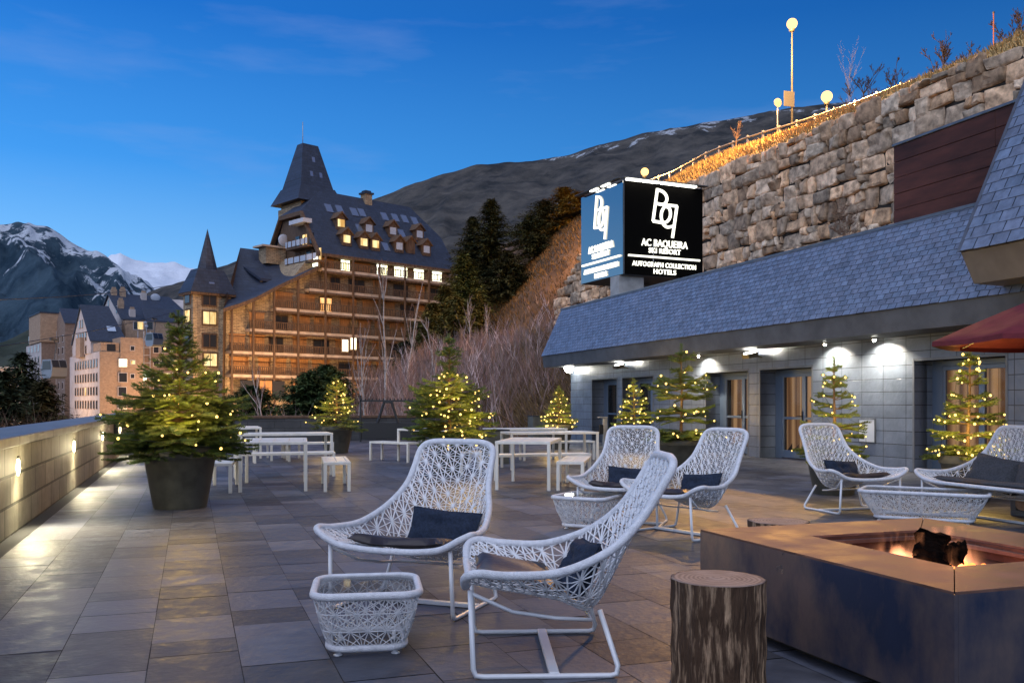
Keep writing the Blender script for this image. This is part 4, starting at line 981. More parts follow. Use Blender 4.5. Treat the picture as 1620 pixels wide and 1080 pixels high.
for i, z in enumerate(rows):
    for k in range(9): win(A1, 'y', 2.0+k*2.55+(.0), z, 1.0, 1.6, 'win_yellow' if (i, k) == (2, 4) else 'win_dark', -.125, 'brick')
for z in (on_w(140, 553)[1], on_w(135, 533)[1], on_w(134, 512)[1]):
    for k in range(4 if z < 17 else 2): win(A1, 'y', yr-4.6+k*2.6 if z < 17 else yr-1.3+k*2.4, z, 1.0, 1.6, 'win_dark', -.305, 'brick')
b = MB(); b.box((-1.1, 13, rows[0]+1.6), (-.31, 17.5, zr+3.6)); b.build('bay', M['brick'], A1)
# rear block with the big gable
xg = 8.0
A2 = block('apartment_block', 'rear apartment block with a white gable, many chimneys and a long dark roof')
yr, zrd = on_w(173, 467, xg); ye, zee = on_w(194, 503, xg); xe = on_f(268, 475, yr)[0]; xf = 30
b = MB(); b.prism([(xg, ye, -4), (xg, ye, zee), (xg, yr, zrd), (xg, 2*yr-ye, zee), (xg, 2*yr-ye, -4)], (xf-xg, 0, 0)); b.build('wall', M['render_white'], A2)
b = MB(); b.prism([(xg-.4, ye-.5, zee-.4), (xe+2.5, ye-.5, zee-.4), (xe, yr, zrd+.2), (xg-.4, yr, zrd+.2)], (0, .1, .35)); b.prism([(xg-.4, yr, zrd+.2), (xe, yr, zrd+.2), (xe, 2*yr-ye, zee), (xg-.4, 2*yr-ye, zee)], (0, .1, .35)); rf = b.build('roof', M['dark_roof'], A2)
b = MB(); y3 = ye-3.5; za, zb_ = on_f(270, 493, y3)[1], on_f(270, 510, y3)[1]; b.prism([(on_f(230, 500, y3)[0], y3, zb_), (xf+2, y3, zb_), (xf, y3+3.6, za+.6), (on_f(230, 500, y3)[0], y3+3.6, za+.6)], (0, .1, .3)); b.build('lower_roof', M['dark_roof'], A2)
b = MB(); b.box((x2-.5, y3+.2, -4), (xf+1, ye, zb_)); b.build('lower_wall', M['brick'], A2)
b = MB(); b.box((x2, 4, -4), (xf-2, y3, on_f(260, 540, 4)[1])); b.build('front_wall', M['dim_brick'], A2)
for (u, v, h, yy) in ((180,463,2.6,yr-.5),(194,464,3.2,yr-1),(191,480,2.4,ye+5),(227,472,4.2,yr-2),(209,497,3.6,ye+1)):
    x, z = on_f(u, v, yy); m_ = MB(); m_.box((x-.6, yy-.55, z-h*.5), (x+.6, yy+.55, z+h*.30)); ck = m_.build('chimney', M['render_white' if h > 3.5 else 'brick'], A2)
    m_ = MB(); m_.box((x-.4, yy-.35, z+h*.30), (x+.4, yy+.35, z+h*.30+.5)); m_.build('chimney_pot', M['brick'], ck)
for (u, v, r) in ((246,471,1.15),(257,480,.6),(257,487,.6),(267,485,.5),(230,510,.35),(232,516,.35)):
    yy = yr-2 if u > 240 else y3-.6; x, z = on_f(u, v, yy); m_ = MB(); m_.ball((x, yy, z), r, sc=(1,.25,.85), nu=16, nv=8); m_.tube([(x, yy+.2, z-r-1.2), (x, yy+.2, z)], .1, 5); m_.build('satellite_dish', M['rail_white'], A2)
for (u, v, mm) in ((216,515,'win_dark'),(222,515,'win_yellow'),(237,515,'win_dark'),(185,490,'win_dark'),(172,480,'win_dark')):
    if u > 210: x, z = on_f(u, v, y3+.2); win(A2, 'x', x, z, 1.2, 1.6, mm, y3+.2)
    else: y, z = on_w(u, v, xg); win(A2, 'y', y, z, 1.0, 1.5, mm, xg)
for i in range(5):
    for (u) in (247, 262, 277):
        x, z = on_f(u, 553+i*21, 4); win(A2, 'x', x, z, 1.0 if u != 262 else 1.8, 1.3, 'win_yellow' if (i, u) in ((2, 262), (1, 277)) else 'win_dark', 4)
x, z = on_f(226, 600, 1.5); m_ = MB()
for k in range(12): m_.box((x-.9, 2.0, -3+k*1.6), (x+1.6, 2.1, -2.9+k*1.6))
for q in (-.9, .3, 1.55): m_.box((x+q, 1.98, -4), (x+q+.1, 2.12, 16.5))
m_.build('glass_stair', M['rail_white'], A2); x, z = on_f(228, 596, 1.9); m_ = MB(); m_.box((x-.6, 1.9, z-.8), (x+.5, 1.97, z+.8)); m_.build('lit_window', M['win_white'], A2)
# left tall block and the narrow block between
A3 = block('apartment_block', 'tall plain brick apartment block at the far left, behind the conifers')
yb = 54.8; xa, xb = on_f(66, 600, yb)[0], on_f(101, 600, yb)[0]; zt = on_f(80, 496, yb)[1]
b = MB(); b.box((xa, yb, -4), (xb, yb+22, on_f(80, 541, yb)[1])); b.build('wall', M['dim_brick'], A3)
b = MB(); b.box((xa-.4, yb-.5, on_f(80, 541, yb)[1]), (xb+.2, yb+16, zt)); b.build('upper_wall', M['brick'], A3)
b = MB(); b.prism([(xa-.6, yb-.7, zt), (xb+.4, yb-.7, zt), (xb+.4, yb+16, zt), (xa-.6, yb+16, zt)], (0, 0, .35)); b.build('roof', M['dark_roof'], A3)
b = MB(); b.box((xa-.14, yb+.2, -4), (xa-.01, yb+22, on_f(80, 541, yb)[1]-.2)); b.build('side_wall', M['render_white'], A3)
for v in (531, 548, 566, 601, 618, 636): x, z = on_f(95, v, yb); win(A3, 'x', x, z, 1.7, 1.9, 'win_dark', yb-.52 if v < 541 else yb)
x, z = on_f(95, 511, yb); win(A3, 'x', x, z, .8, .9, 'win_dark', yb-.52)
for i in range(7):
    z = 1+i*2.85
    for k in range(4): win(A3, 'y', yb+3+k*4.6, z, 1.6, 1.6, 'win_dark', xa-.15)
A4 = block('apartment_block', 'narrow pale apartment block squeezed between the two brick blocks')
yb = 44; xa, xb = on_f(103, 600, yb)[0], on_f(131, 600, yb)[0]; zt = on_f(110, 500, yb)[1]; zp = on_f(106, 492, yb)[1]
b = MB(); b.prism([(xa, yb, -4), (xa, yb, zt-1.5), (xa, yb+6, zp+.8), (xa, yb+12, zt-1.5), (xa, yb+12, -4)], (xb-xa, 0, 0)); b.build('wall', M['dim_brick'], A4)
b = MB(); b.prism([(xa-.2, yb-.4, zt-1.8), (xb+.5, yb-.4, zt-1.8), (xb+.5, yb+6, zp+.9), (xa-.2, yb+6, zp+.9)], (0, .1, .3)); b.build('roof', M['dark_roof'], A4)
for i in range(7): win(A4, 'x', xa+2.2, 0+i*2.85, 1.0, 1.5, 'win_dark', yb)
for i in range(7):
    for k in range(2): win(A4, 'y', yb+2.5+k*5, i*2.85, 1.4, 1.5, 'win_dark', xa)
# low flat roofed house at the far left edge
A5 = thing('low_house', 'small pale flat roofed house at the left edge behind the conifers', 'house', tuple(P(-6, 640, 200)*1), AA)
zc = P(0, 583, 200).z; A5.location.z = 0
b = MB(); b.box((-10, 0, -4), (5, 10, zc)); b.build('wall', M['render_white'], A5); b = MB(); b.box((-10.4, -.4, zc), (5.4, 10.4, zc+.5)); b.build('roof', M['concrete'], A5)

# ---- cable cars and cable
def cabin(u, v, Y, lab):
    p = P(u, v, Y); th_ = thing('cable_car', lab, 'cable car', tuple(p), R_(62), 'gondola cabins')
    sz = 1.0
    prof = [(-.95,-1.0),(-.62,-1.28),(.62,-1.28),(.95,-1.0),(1.12,.1),(.8,1.15),(-.8,1.15),(-1.12,.1)]
    m_ = MB(); m_.prism([(-1.1, y, z) for y, z in prof], (2.2, 0, 0)); m_.build('cabin', mat('cabin_shell', (.30,.31,.34), .35, .4) if 'cabin_shell' not in bpy.data.materials else bpy.data.materials['cabin_shell'], th_)
    for sgn in (-1, 1):
        m_ = MB(); m_.prism([(sgn*1.115, -.8, -.15), (sgn*1.115, .8, -.15), (sgn*1.115, .72, .95), (sgn*1.115, -.72, .95)], (sgn*.03, 0, 0)); m_.build('window', M['win_dark'], th_)
    for k in range(2):
        m_ = MB(); m_.prism([(-1.0+k*1.05, -1.165, .15), (-.1+k*1.05, -1.165, .15), (-.1+k*1.05, -.86, 1.05), (-1.0+k*1.05, -.86, 1.05)], (0, -.05, 0)); m_.build('side_window', M['win_dark'], th_)
    m_ = MB(); m_.tube(catmull([(0,0,1.15),(.15,0,2.1),(.25,.0,3.0),(-.05,0,3.7)], 6), .07, 8); m_.box((-.6, -.12, 3.6), (.6, .12, 3.85)); m_.build('hanger', M['pole'], th_)
    return th_
cabin(86, 583, 118, 'larger grey gondola cabin hanging before the left brick block')
cabin(244, 537, 165, 'small gondola cabin hanging behind the top of the big potted fir')
b = MB(); pts = []
c1, c2 = P(86, 583, 118)+Vector((0,0,3.85)), P(244, 537, 165)+Vector((0,0,3.85)); d = c2-c1
for k in range(40):
    f = -1.2+3.4*k/39; q = c1+d*f; pts.append(q-Vector((0,0,-.6*(f-.5)**2)))
b.tube(pts, .055, 5); tag(b.build('cable', M['black']), 'black cableway rope carrying the gondola cabins past the blocks', 'cable')
b = MB(); b.tube([q+Vector((-2.5, 3, 5.5)) for q in pts], .055, 5); tag(b.build('cable', M['black']), 'upper black cableway rope sagging above the gondola cabins', 'cable')
# small sodium lamp at the far left edge
p = P(3, 664, 60); th_ = thing('street_lamp', 'low orange lamp glowing among bushes at the left edge', 'street lamp', (p.x, p.y, -3.4))
m_ = MB(); m_.tube([(0,0,0), (0,0,p.z+3.2)], .06, 8); m_.build('pole', M['pole'], th_); m_ = MB(); m_.ball((0,0,p.z+3.4), .26); m_.build('lamp_globe', glow('amber_lamp', (1,.42,.12), 40), th_); lamp('street_light', 'POINT', (0,-.3,p.z+3.7), 900, (1,.55,.2), th_, shadow_soft_size=.3)

# unseen low lamps, added below the parapet line to warm the far facades
def low_lamp(p, e, lab):
    th_ = thing('added_low_lamp', lab, 'street lamp', (p.x, p.y, -3.4), 0, 'unseen low lamps added below the parapet line'); m_ = MB(); m_.tube([(0,0,0), (0,0,2.5)], .06, 8); m_.build('post', M['pole'], th_)
    m_ = MB(); m_.ball((0,0,2.62), .13); m_.build('lamp_globe', M['lamp_warm'], th_); lamp('street_light', 'POINT', (0, 0, 2.9), e, (1, .62, .30), th_, shadow_soft_size=.3)
for a, e in ((-15, 9000), (-6, 10500), (6, 12500), (17, 12000)):
    q = Vector((-28+CF.a[0]*a-CF.b[0]*13, 120+CF.a[1]*a-CF.b[1]*13, 0)); low_lamp(q, e, 'unseen low lamp added to light the foot of the chalet from below')
for (a, b_, e) in ((8, -14, 10500), (20, -12, 8000), (-12, 12, 9000)):
    q = Vector((o_.x+AF.a[0]*a+AF.b[0]*b_, o_.y+AF.a[1]*a+AF.b[1]*b_, 0)); low_lamp(q, e, 'unseen low lamp added to light the brick apartment blocks from below')

# ================================================================== woven lounge furniture
RIM = [(0,-.62,1.045),(.20,-.618,1.04),(.285,-.60,.99),(.30,-.52,.86),(.322,-.43,.735),(.39,-.275,.605),(.46,-.03,.515),(.515,.22,.51),(.538,.36,.525),(.49,.425,.50),(.36,.43,.435),(.18,.42,.41),(0,.415,.405)]
MID = [(.415,.41),(.29,.39),(.12,.36),(-.06,.315),(-.19,.255),(-.27,.31),(-.345,.44),(-.44,.64),(-.54,.86),(-.62,1.045)]
mid = catmull([(0, y, z) for y, z in MID], 8)
rimc = catmull(RIM, 8)
def arc(pl):
    d = [0]
    for a, b_ in zip(pl, pl[1:]): d.append(d[-1]+(b_-a).length)
    return d
mlen = arc(mid); rp_ = rimc[::-1]                              # from front mid round to the top mid
i0 = min(range(len(rp_)), key=lambda i: (rp_[i]-Vector((.49,.425,.50))).length)
side = [Vector((.36,.43,.435))]+rp_[i0:]
i1 = min(range(len(side)), key=lambda i: (side[i]-Vector((.285,-.60,.99))).length); side = side[:i1+1]+[Vector((.24,-.618,1.035))]
# station table: rim point that belongs to each position along the middle line
def rim_at(q):
    f = q/mlen[-1]; kp = [(0, (.42,.43,.46)), (.10, (.53,.39,.522)), (.24, (.515,.22,.51)), (.40, (.465,-.02,.515)), (.47, (.41,-.19,.555)), (.60, (.338,-.375,.690)), (.74, (.308,-.485,.81)), (.90, (.288,-.585,.96)), (1, (.232,-.615,1.04))]
    for (fa, a), (fb, b_) in zip(kp, kp[1:]):
        if f <= fb: t = (f-fa)/(fb-fa); return Vector(a).lerp(Vector(b_), t)
    return Vector(kp[-1][1])
def mid_at(q):
    q = min(max(q, 0), mlen[-1])
    for i in range(len(mid)-1):
        if q <= mlen[i+1]+1e-9: return mid[i].lerp(mid[i+1], (q-mlen[i])/max(1e-9, mlen[i+1]-mlen[i]))
    return mid[-1]
def shell(x, q, ext):
    r = rim_at(q); c = mid_at(q); rx = r.x+ext; x = max(-rx, min(rx, x)); d = rx-abs(x)
    k = max(0, 1-d/.36)**1.9
    return Vector((x, c.y+(r.y-c.y)*k, c.z+(r.z-c.z)*k))
def woven(ext, a=.110, r=.0062):
    b = MB(); Lq = mlen[-1]; rows = int(Lq/(a*.866))+2; done = set(); mxx = .56+ext; cols = int(mxx/a)+2
    def node(i, j): return ((i+(j % 2)*.5)*a, j*a*.866)
    def edge(p, q):
        (x0, q0), (x1, q1) = p, q
        if min(q0, q1) < -.01 or max(q0, q1) > Lq+a*.9: return
        in0 = abs(x0) < rim_at(q0).x+ext+.01; in1 = abs(x1) < rim_at(min(q1, Lq)).x+ext+.01
        if not in0 and not in1: return
        n = 3; pts = [shell(lerp(x0, x1, k/n), min(lerp(q0, q1, k/n), Lq), ext) for k in range(n+1)]
        if (pts[0]-pts[-1]).length < .01: return
        b.tube(pts, r, 4, cap=False, flat=.5)
    for j in range(rows):
        for i in range(-cols, cols+1):
            p = node(i, j); o = j % 2
            for (di, dj) in ((1,0), (o-1,1), (o,1)): edge(p, node(i+di, j+dj))
            for (di, dj) in ((o-2,1), (o+1,1), (0,2)): edge(p, node(i+di, j+dj))
    return b
def rim_tube(ext, r=.0215):
    f = [Vector((p.x+(ext if p.x > 1e-4 else 0), p.y, p.z)) for p in rimc]
    if ext: f = [Vector((0, f[0].y, f[0].z)), Vector((ext*.9, f[0].y, f[0].z))]+f[1:-1]+[Vector((ext*.9, f[-1].y, f[-1].z)), Vector((0, f[-1].y, f[-1].z))]
    loop = f+[Vector((-p.x, p.y, p.z)) for p in f[-2:0:-1]]
    return MB().tube(loop, r, 10, closed=True)
def padmesh(ext, x0, x1, q0, q1, h=.065, nx=16, nq=10):
    b = MB(); 
    for lay in (0, 1):
        for j in range(nq+1):
            for i in range(nx+1):
                X, Q = 2*i/nx-1, 2*j/nq-1; e = (1-abs(X)**8)**.5*(1-abs(Q)**8)**.5
                sq = 1-.06*X*X*Q*Q
                p = shell(lerp(x0, x1, i/nx)*sq, lerp(q0, q1, .5+Q*sq/2), ext); p.z += .022+(h*(.25+.75*e) if lay else h*.2*(1-e))
                p.z += .006*math.sin(X*5+Q*3)*lay; b.vert(p)
    m_ = (nx+1)*(nq+1)
    for j in range(nq):
        for i in range(nx):
            q = j*(nx+1)+i; b.face((q, q+1, q+nx+2, q+nx+1), sm=True); b.face((m_+q, m_+q+nx+1, m_+q+nx+2, m_+q+1), sm=True)
    ring = [i for i in range(nx+1)]+[j*(nx+1)+nx for j in range(1, nq+1)]+[nq*(nx+1)+i for i in range(nx-1, -1, -1)]+[j*(nx+1) for j in range(nq-1, 0, -1)]
    for k in range(len(ring)): a_, c_ = ring[k], ring[(k+1) % len(ring)]; b.face((a_, m_+a_, m_+c_, c_), sm=True)
    return b
def pillow(w, h, th, seed=0):
    b = MB(); nx, ny = 16, 12
    for lay in (-1, 1):
        for j in range(ny+1):
            for i in range(nx+1):
                X, Y = 2*i/nx-1, 2*j/ny-1; pin = 1-.07*(1-abs(X))*abs(Y)**3; pin2 = 1-.07*(1-abs(Y))*abs(X)**3
                e = max(0, (1-X**4))**.55*max(0, (1-Y**4))**.55
                wr = .010*fbm(X*2.2+seed, Y*2.2, lay*3+seed, 3)*e*3
                b.vert((X*w/2*pin2, lay*(th/2*e+.004)+wr, Y*h/2*pin))
    m_ = (nx+1)*(ny+1)
    for j in range(ny):
        for i in range(nx): q = j*(nx+1)+i; b.face((q, q+1, q+nx+2, q+nx+1), sm=True); b.face((m_+q, m_+q+nx+1, m_+q+nx+2, m_+q+1), sm=True)
    ring = [i for i in range(nx+1)]+[j*(nx+1)+nx for j in range(1, ny+1)]+[ny*(nx+1)+i for i in range(nx-1, -1, -1)]+[j*(nx+1) for j in range(ny-1, 0, -1)]
    for k in range(len(ring)): a_, c_ = ring[k], ring[(k+1) % len(ring)]; b.face((a_, c_, m_+c_, m_+a_), sm=True)
    return b
def sled(ext):
    out = []
    for s in (-1, 1):
        x = s*(.43+ext)
        pth = [(s*(.42+ext), .405, .425), (x, .39, .05), (x, .378, .018), (x, .34, .012), (x, -.27, .012), (x, -.30, .02), (x-s*.01, -.308, .055), (s*(.31+ext), -.235, .30)]
        out.append(MB().tube(pth, .0135, 8))
    return out
def lounge(name, label, cat, group, ext=0):
    th_ = thing(name, label, cat, (0,0,0), 0, group)
    w = woven(ext); w.build('woven_shell', M['white_strand'], th_)
    rim_tube(ext).build('rim', M['white_rope'], th_)
    for s in (0, 1): sled(ext)[s].build('sled_leg', M['white_metal'], th_)
    m_ = MB(); m_.bbox((-.43-ext, -.025, .004), (.43+ext, .025, .03), .004); m_.build('crossbar', M['white_metal'], th_)
    m_ = MB(); pts = [(-.42-ext, .40, .41), (-.33-ext, .2, .30), (-.28-ext, -.02, .255), (-.24-ext, -.2, .235), (.24+ext, -.2, .235), (.28+ext, -.02, .255), (.33+ext, .2, .30), (.42+ext, .40, .41)]; m_.tube(pts, .010, 6); m_.build('seat_ring', M['white_metal'], th_)
    return th_
def fdir(f): return math.atan2(f[1], f[0])-PI/2                  # local +y looks along f
def put(f, foot, sgn):                                          # front foot of one sled -> chair centre
    r = fdir(f); Rm = Matrix.Rotation(r, 3, 'Z'); return Vector(foot)-Rm @ Vector((sgn*.43, .38, 0)), r
chs = []
g_ = 'white woven lounge chairs'
base_ch = lounge('lounge_chair', 'white woven high back lounge chair behind the glass topped side table, facing the viewer', 'lounge chair', g_)
padmesh(0, -.33, .33, .04, .50).build('seat_pad', M['seatpad'], base_ch)
def setch(o, c, r): o.location = (c.x, c.y, 0); o.rotation_euler = (0, 0, r)
cA, rA = put((-.36, -.93), FL(717.5, 983), -1)
rB = fdir((-.999, -.04)); cB = Vector((.155, 4.80, 0)); cB = (FL(748, 1078)+FL(975, 1065)+FL(752, 1000)+FL(942, 1005))/4+Vector((.04, 0, 0))
cD, rD_ = put((-.80, -.60), FL(1096, 857), -1)
cD, rD_ = put((-.80, -.60), FL(1096, 857), 1) if False else (FL(1096, 857)-Matrix.Rotation(fdir((-.80,-.60)), 3, 'Z') @ Vector((-.43, .38, 0)), fdir((-.80, -.60)))
cE, rE = put((.30, -.95), FL(1328, 814), 1)
top = P(1002, 685, 10.7); fC = Vector((-.30, -.954, 0)); cC = Vector((top.x, top.y, 0))+fC*.62; rC_ = fdir(fC)
cE, rE = FL(1328, 814)-Matrix.Rotation(fdir((.30,-.95)), 3, 'Z') @ Vector((.43, .38, 0)), fdir((.30, -.95))
setch(base_ch, cA, rA)
lst = [(cA, rA, None), (cB, rB, 'nearest white woven lounge chair, seen from its side and facing left'), (cC, rC_, 'white woven lounge chair farthest back, beside the bench tables'),
       (cD, rD_, 'white woven lounge chair standing right behind the corner of the fire pit'), (cE, rE, 'white woven lounge chair facing right, in front of the glazed double door')]
plab = ['dark navy pillow on the woven chair behind the side table', 'dark navy pillow on the nearest woven chair seen sideways', 'dark pillow on the woven chair farthest back', 'dark navy pillow on the woven chair behind the fire pit corner', 'dark brown pillow on the woven chair facing right']
pil0 = None
for i, (c, r, lb) in enumerate(lst):
    if lb: dup(base_ch, (c.x, c.y, 0), r, lb)
    Rm = Matrix.Rotation(r, 3, 'Z'); off = Rm @ Vector((-.03 if i else -.10, -.165, 0)); 
    if pil0 is None:
        pil0 = pillow(.50, .30, .13).build('pillow', M['cushion']); tag(pil0, plab[0], 'pillow', 'pillows on the woven seats'); po = pil0
    else: po = pil0.copy(); COL.objects.link(po); po["label"] = plab[i]
    po.location = (c.x+off.x, c.y+off.y, .465); po.rotation_euler = Euler((R_(27), R_(5 if i % 2 else -4), r+.06))
# sofa: the wide version, at the right edge
fS = Vector((-.95, -.31, 0)).normalized(); aS = Vector((-fS.y, fS.x, 0))          # local x of the sofa
cor = P(1447, 746, 11.0); far = Vector((cor.x, cor.y, 0))
ext = .52; rS = fdir(fS); RmS = Matrix.Rotation(rS, 3, 'Z')
cS = far-RmS @ Vector((-(.545+ext), .40, 0))
if (RmS @ Vector((1, 0, 0))).y > 0: cS = far-RmS @ Vector((.545+ext, .40, 0))
sofa = lounge('woven_sofa', 'white woven two seat sofa with grey cushions at the right edge', 'sofa', None, ext); setch(sofa, cS, rS)
padmesh(ext, -.85, .85, .04, .50, nx=26).build('seat_pad', M['cushion_grey'], sofa)
far_sgn = 1 if (RmS @ Vector((1, 0, 0))).y > 0 else -1
for i, (xx, lb) in enumerate(((.42, 'larger grey cushion leaning in the far corner of the woven sofa'), (-.22, 'second grey cushion on the woven sofa, cut by the right edge'))):
    po = pillow(.62, .42, .17, 4+i).build('cushion', M['cushion_grey']); tag(po, lb, 'cushion', 'grey cushions on the sofa'); off = RmS @ Vector((xx*far_sgn, -.14, 0))
    po.location = (cS.x+off.x, cS.y+off.y, .52); po.rotation_euler = Euler((R_(30), R_(8*far_sgn*(1 if i else -1)), rS+.1*far_sgn))

# woven basket tables
def rsq(f, ax, ay, rc):                                           # point on a rounded rectangle, f in 0..1
    sx_, sy_ = 2*(ax-rc), 2*(ay-rc); q = PI*rc/2; Pm = 2*sx_+2*sy_+4*q; d = (f % 1)*Pm
    segs = [(sx_, 0), (q, 1), (sy_, 2), (q, 3), (sx_, 4), (q, 5), (sy_, 6), (q, 7)]
    cs = {1: (ax-rc, -ay+rc, -PI/2), 3: (ax-rc, ay-rc, 0), 5: (-ax+rc, ay-rc, PI/2), 7: (-ax+rc, -ay+rc, PI)}
    for ln, k in segs:
        if d <= ln+1e-9:
            t = d/ln
            if k == 0: return (-ax+rc+t*ln, -ay)
            if k == 2: return (ax, -ay+rc+t*ln)
            if k == 4: return (ax-rc-t*ln, ay)
            if k == 6: return (-ax, ay-rc-t*ln)
            cx_, cy_, a0 = cs[k]; return (cx_+rc*math.cos(a0+t*PI/2), cy_+rc*math.sin(a0+t*PI/2))
        d -= ln
    return (-ax+rc, -ay)
def basket(name, label, loc, rz, at_, ab_, hz, group=None, a=.105):
    th_ = thing(name, label, 'side table' if at_[0] < .5 else 'coffee table', loc, rz, group); b = MB(); z0 = .045
    def pt(f, h):
        k = h/hz; bul = .010*math.sin(PI*k); ax, ay = lerp(ab_[0], at_[0], k)+bul, lerp(ab_[1], at_[1], k)+bul; x, y = rsq(f, ax, ay, .10); return Vector((x, y, z0+h))
    Pm = 4*(at_[0]+at_[1])*.85; nc = max(8, round(Pm/a)); nr = max(3, round(hz/(a*.82))); dh = hz/nr
    def nd(i, j): return ((i+(j % 2)*.5)/nc, j*dh)
    for j in range(nr+1):
        for i in range(nc):
            o = j % 2; p = nd(i, j)
            for di, dj in ((1,0), (o-1,1), (o,1), (o-2,1), (o+1,1), (0,2)):
                if j+dj > nr: continue
                q = nd(i+di, j+dj); b.tube([pt(lerp(p[0], q[0], k/2), lerp(p[1], q[1], k/2)) for k in range(3)], .0056, 4, cap=False, flat=.5)
    b.build('woven_body', M['white_strand'], th_)
    n_ = 64; m_ = MB(); m_.tube([pt(k/n_, hz) for k in range(n_)], .021, 10, closed=True); m_.build('top_rim', M['white_rope'], th_)
    m_ = MB(); m_.tube([pt(k/n_, 0) for k in range(n_)], .019, 10, closed=True); m_.build('bottom_rim', M['white_rope'], th_)
    m_ = MB(); pl = [pt(k/n_, hz-.001) for k in range(n_)]; pl = [Vector((p.x*.955, p.y*.955, p.z+.004)) for p in pl]; m_.prism(pl, (0, 0, .008)); m_.build('glass_top', M['tabletop_glass'], th_)
    for sx_ in (-1, 1):
        for sy_ in (-1, 1): m_ = MB(); m_.lathe([(.022, 0), (.024, .006), (.012, .012), (.010, .05)], 12, o=(sx_*(ab_[0]-.05), sy_*(ab_[1]-.05), 0)); m_.build('foot', M['white_metal'], th_)
    return th_
f1, f2 = FL(535, 1042), FL(625, 1035); mdl = (f1+f2)/2; cT1 = mdl+Vector((-math.sin(R_(9)), math.cos(R_(9)), 0))*.20
basket('side_table', 'white woven basket side table with a glass top, nearest the viewer', (cT1.x, cT1.y, 0), R_(9), (.275, .275), (.20, .20), .285, 'woven basket tables')
basket('side_table', 'smaller looking woven basket table between the two chairs further back', (.80, 9.75, 0), R_(62), (.30, .30), (.215, .215), .29, 'woven basket tables')
v_ = Vector((.87, -.49, 0)); f1, f2 = FL(1380, 822), FL(1542, 832); mdl = (f1+f2)/2+Vector((.49, .87, 0))*.24
basket('coffee_table', 'long white woven basket coffee table in front of the woven sofa', (mdl.x, mdl.y, 0), math.atan2(-.49, .87), (.66, .33), (.50, .25), .285, 'woven basket tables')

# ================================================================== aluminium tables and benches
def table(name, lab, cat, grp, p, rz, L, Wd, h, leg=.052):
    th_ = thing(name, lab, cat, (p[0], p[1], 0), rz, grp); m_ = MB()                     # origin: near left corner, length along +y
    n = 5; 
    m_.bbox((0, 0, h-.045), (Wd, leg, h), .004); m_.bbox((0, L-leg, h-.045), (Wd, L, h), .004); m_.bbox((0, leg+.001, h-.045), (leg, L-leg-.001, h), .004); m_.bbox((Wd-leg, leg+.001, h-.045), (Wd, L-leg-.001, h), .004)
    m_.build('frame', M['alu'], th_)
    m_ = MB(); ns = 4 if Wd > .5 else 2; w_ = (Wd-2*leg)/ns
    for k in range(ns): m_.bbox((leg+k*w_+.003, leg+.004, h-.022), (leg+(k+1)*w_-.003, L-leg-.004, h-.004), .003)
    m_.build('top', M['alu'], th_)
    for x in (0, Wd-leg):
        for y in (0, L-leg): q = MB(); q.bbox((x+.001, y+.001, 0), (x+leg-.001, y+leg-.001, h-.046), .004); q.build('leg', M['alu'], th_)
    return th_
TG, BG = 'pale aluminium tables', 'pale aluminium benches'
def tb(lab, u, v, ang, L=1.7, Wd=.9): p = FL(u, v); return table('patio_table', lab, 'table', TG, p, R_(ang), L, Wd, .745)
def bn(lab, u, v, ang, L=1.55, Wd=.40): p = FL(u, v); return table('bench', lab, 'bench', BG, p, R_(ang), L, Wd, .445)
tb('pale aluminium table just right of the big potted fir', 377, 779, 13, 1.75, 1.0)
bn('bench at the right end of the table beside the big fir', 512, 778, 13, 1.5)
bn('bench half hidden behind the big planter pot', 322, 781, 13, 1.5)
p = FL(527, 745); q = p+Vector((-cT, -sT, 0))*1.75; table('patio_table', 'pale aluminium table seen lengthwise between the two left potted firs', 'table', TG, (q.x+cT*1.75, q.y+sT*1.75), TH+PI/2, 1.75, .9, .745)
p = FL(522, 757)+Vector((0, .5, 0)); table('bench', 'long bench in front of the lengthwise table left of centre', 'bench', BG, (p.x, p.y), TH+PI/2, 1.75, .40, .445)
p = FL(520, 733); table('bench', 'long bench on the far side of the lengthwise table left of centre', 'bench', BG, (p.x, p.y+.6), TH+PI/2, 1.75, .40, .445)
tb('pale aluminium table standing before the ski rack', 628, 729, -40, .8, 1.6); bn('bench left of the table standing before the ski rack', 584, 728, -40, .4, 1.3)
tb('most distant pale aluminium table at the left, by the far parapet', 352, 726, 19, 1.6, .9); bn('left one of two short benches by the most distant table', 428, 729, 19, 1.3); bn('right one of two short benches by the most distant table', 456, 730, 19, 1.3)
tb('pale aluminium table behind the central woven chair', 783, 775, -9, 1.65, .85)
bn('bench pulled out at the right of the table behind the central chair', 880, 776, -9, 1.5, .42)
p = FL(943, 741); table('patio_table', 'pale aluminium table seen lengthwise, left of the woven chair farthest back', 'table', TG, (p.x+.06, p.y), TH+PI/2-.08, 1.85, .85, .745)
p = FL(940, 757); table('bench', 'long bench in front of the lengthwise table right of centre', 'bench', BG, (p.x-.05, p.y), TH+PI/2-.08, 1.75, .40, .445)
p = FL(962, 727); table('bench', 'long bench on the far side of the lengthwise table right of centre', 'bench', BG, (p.x-.3, p.y), TH+PI/2-.08, 1.75, .40, .445)
p = FL(898, 728); table('patio_table', 'pale aluminium table in front of the fir near the building corner', 'table', TG, (p.x, p.y), TH+PI/2, 1.8, .85, .745)
bn('bench behind the central table, ends towards the viewer', 728, 752, 4, 1.5)

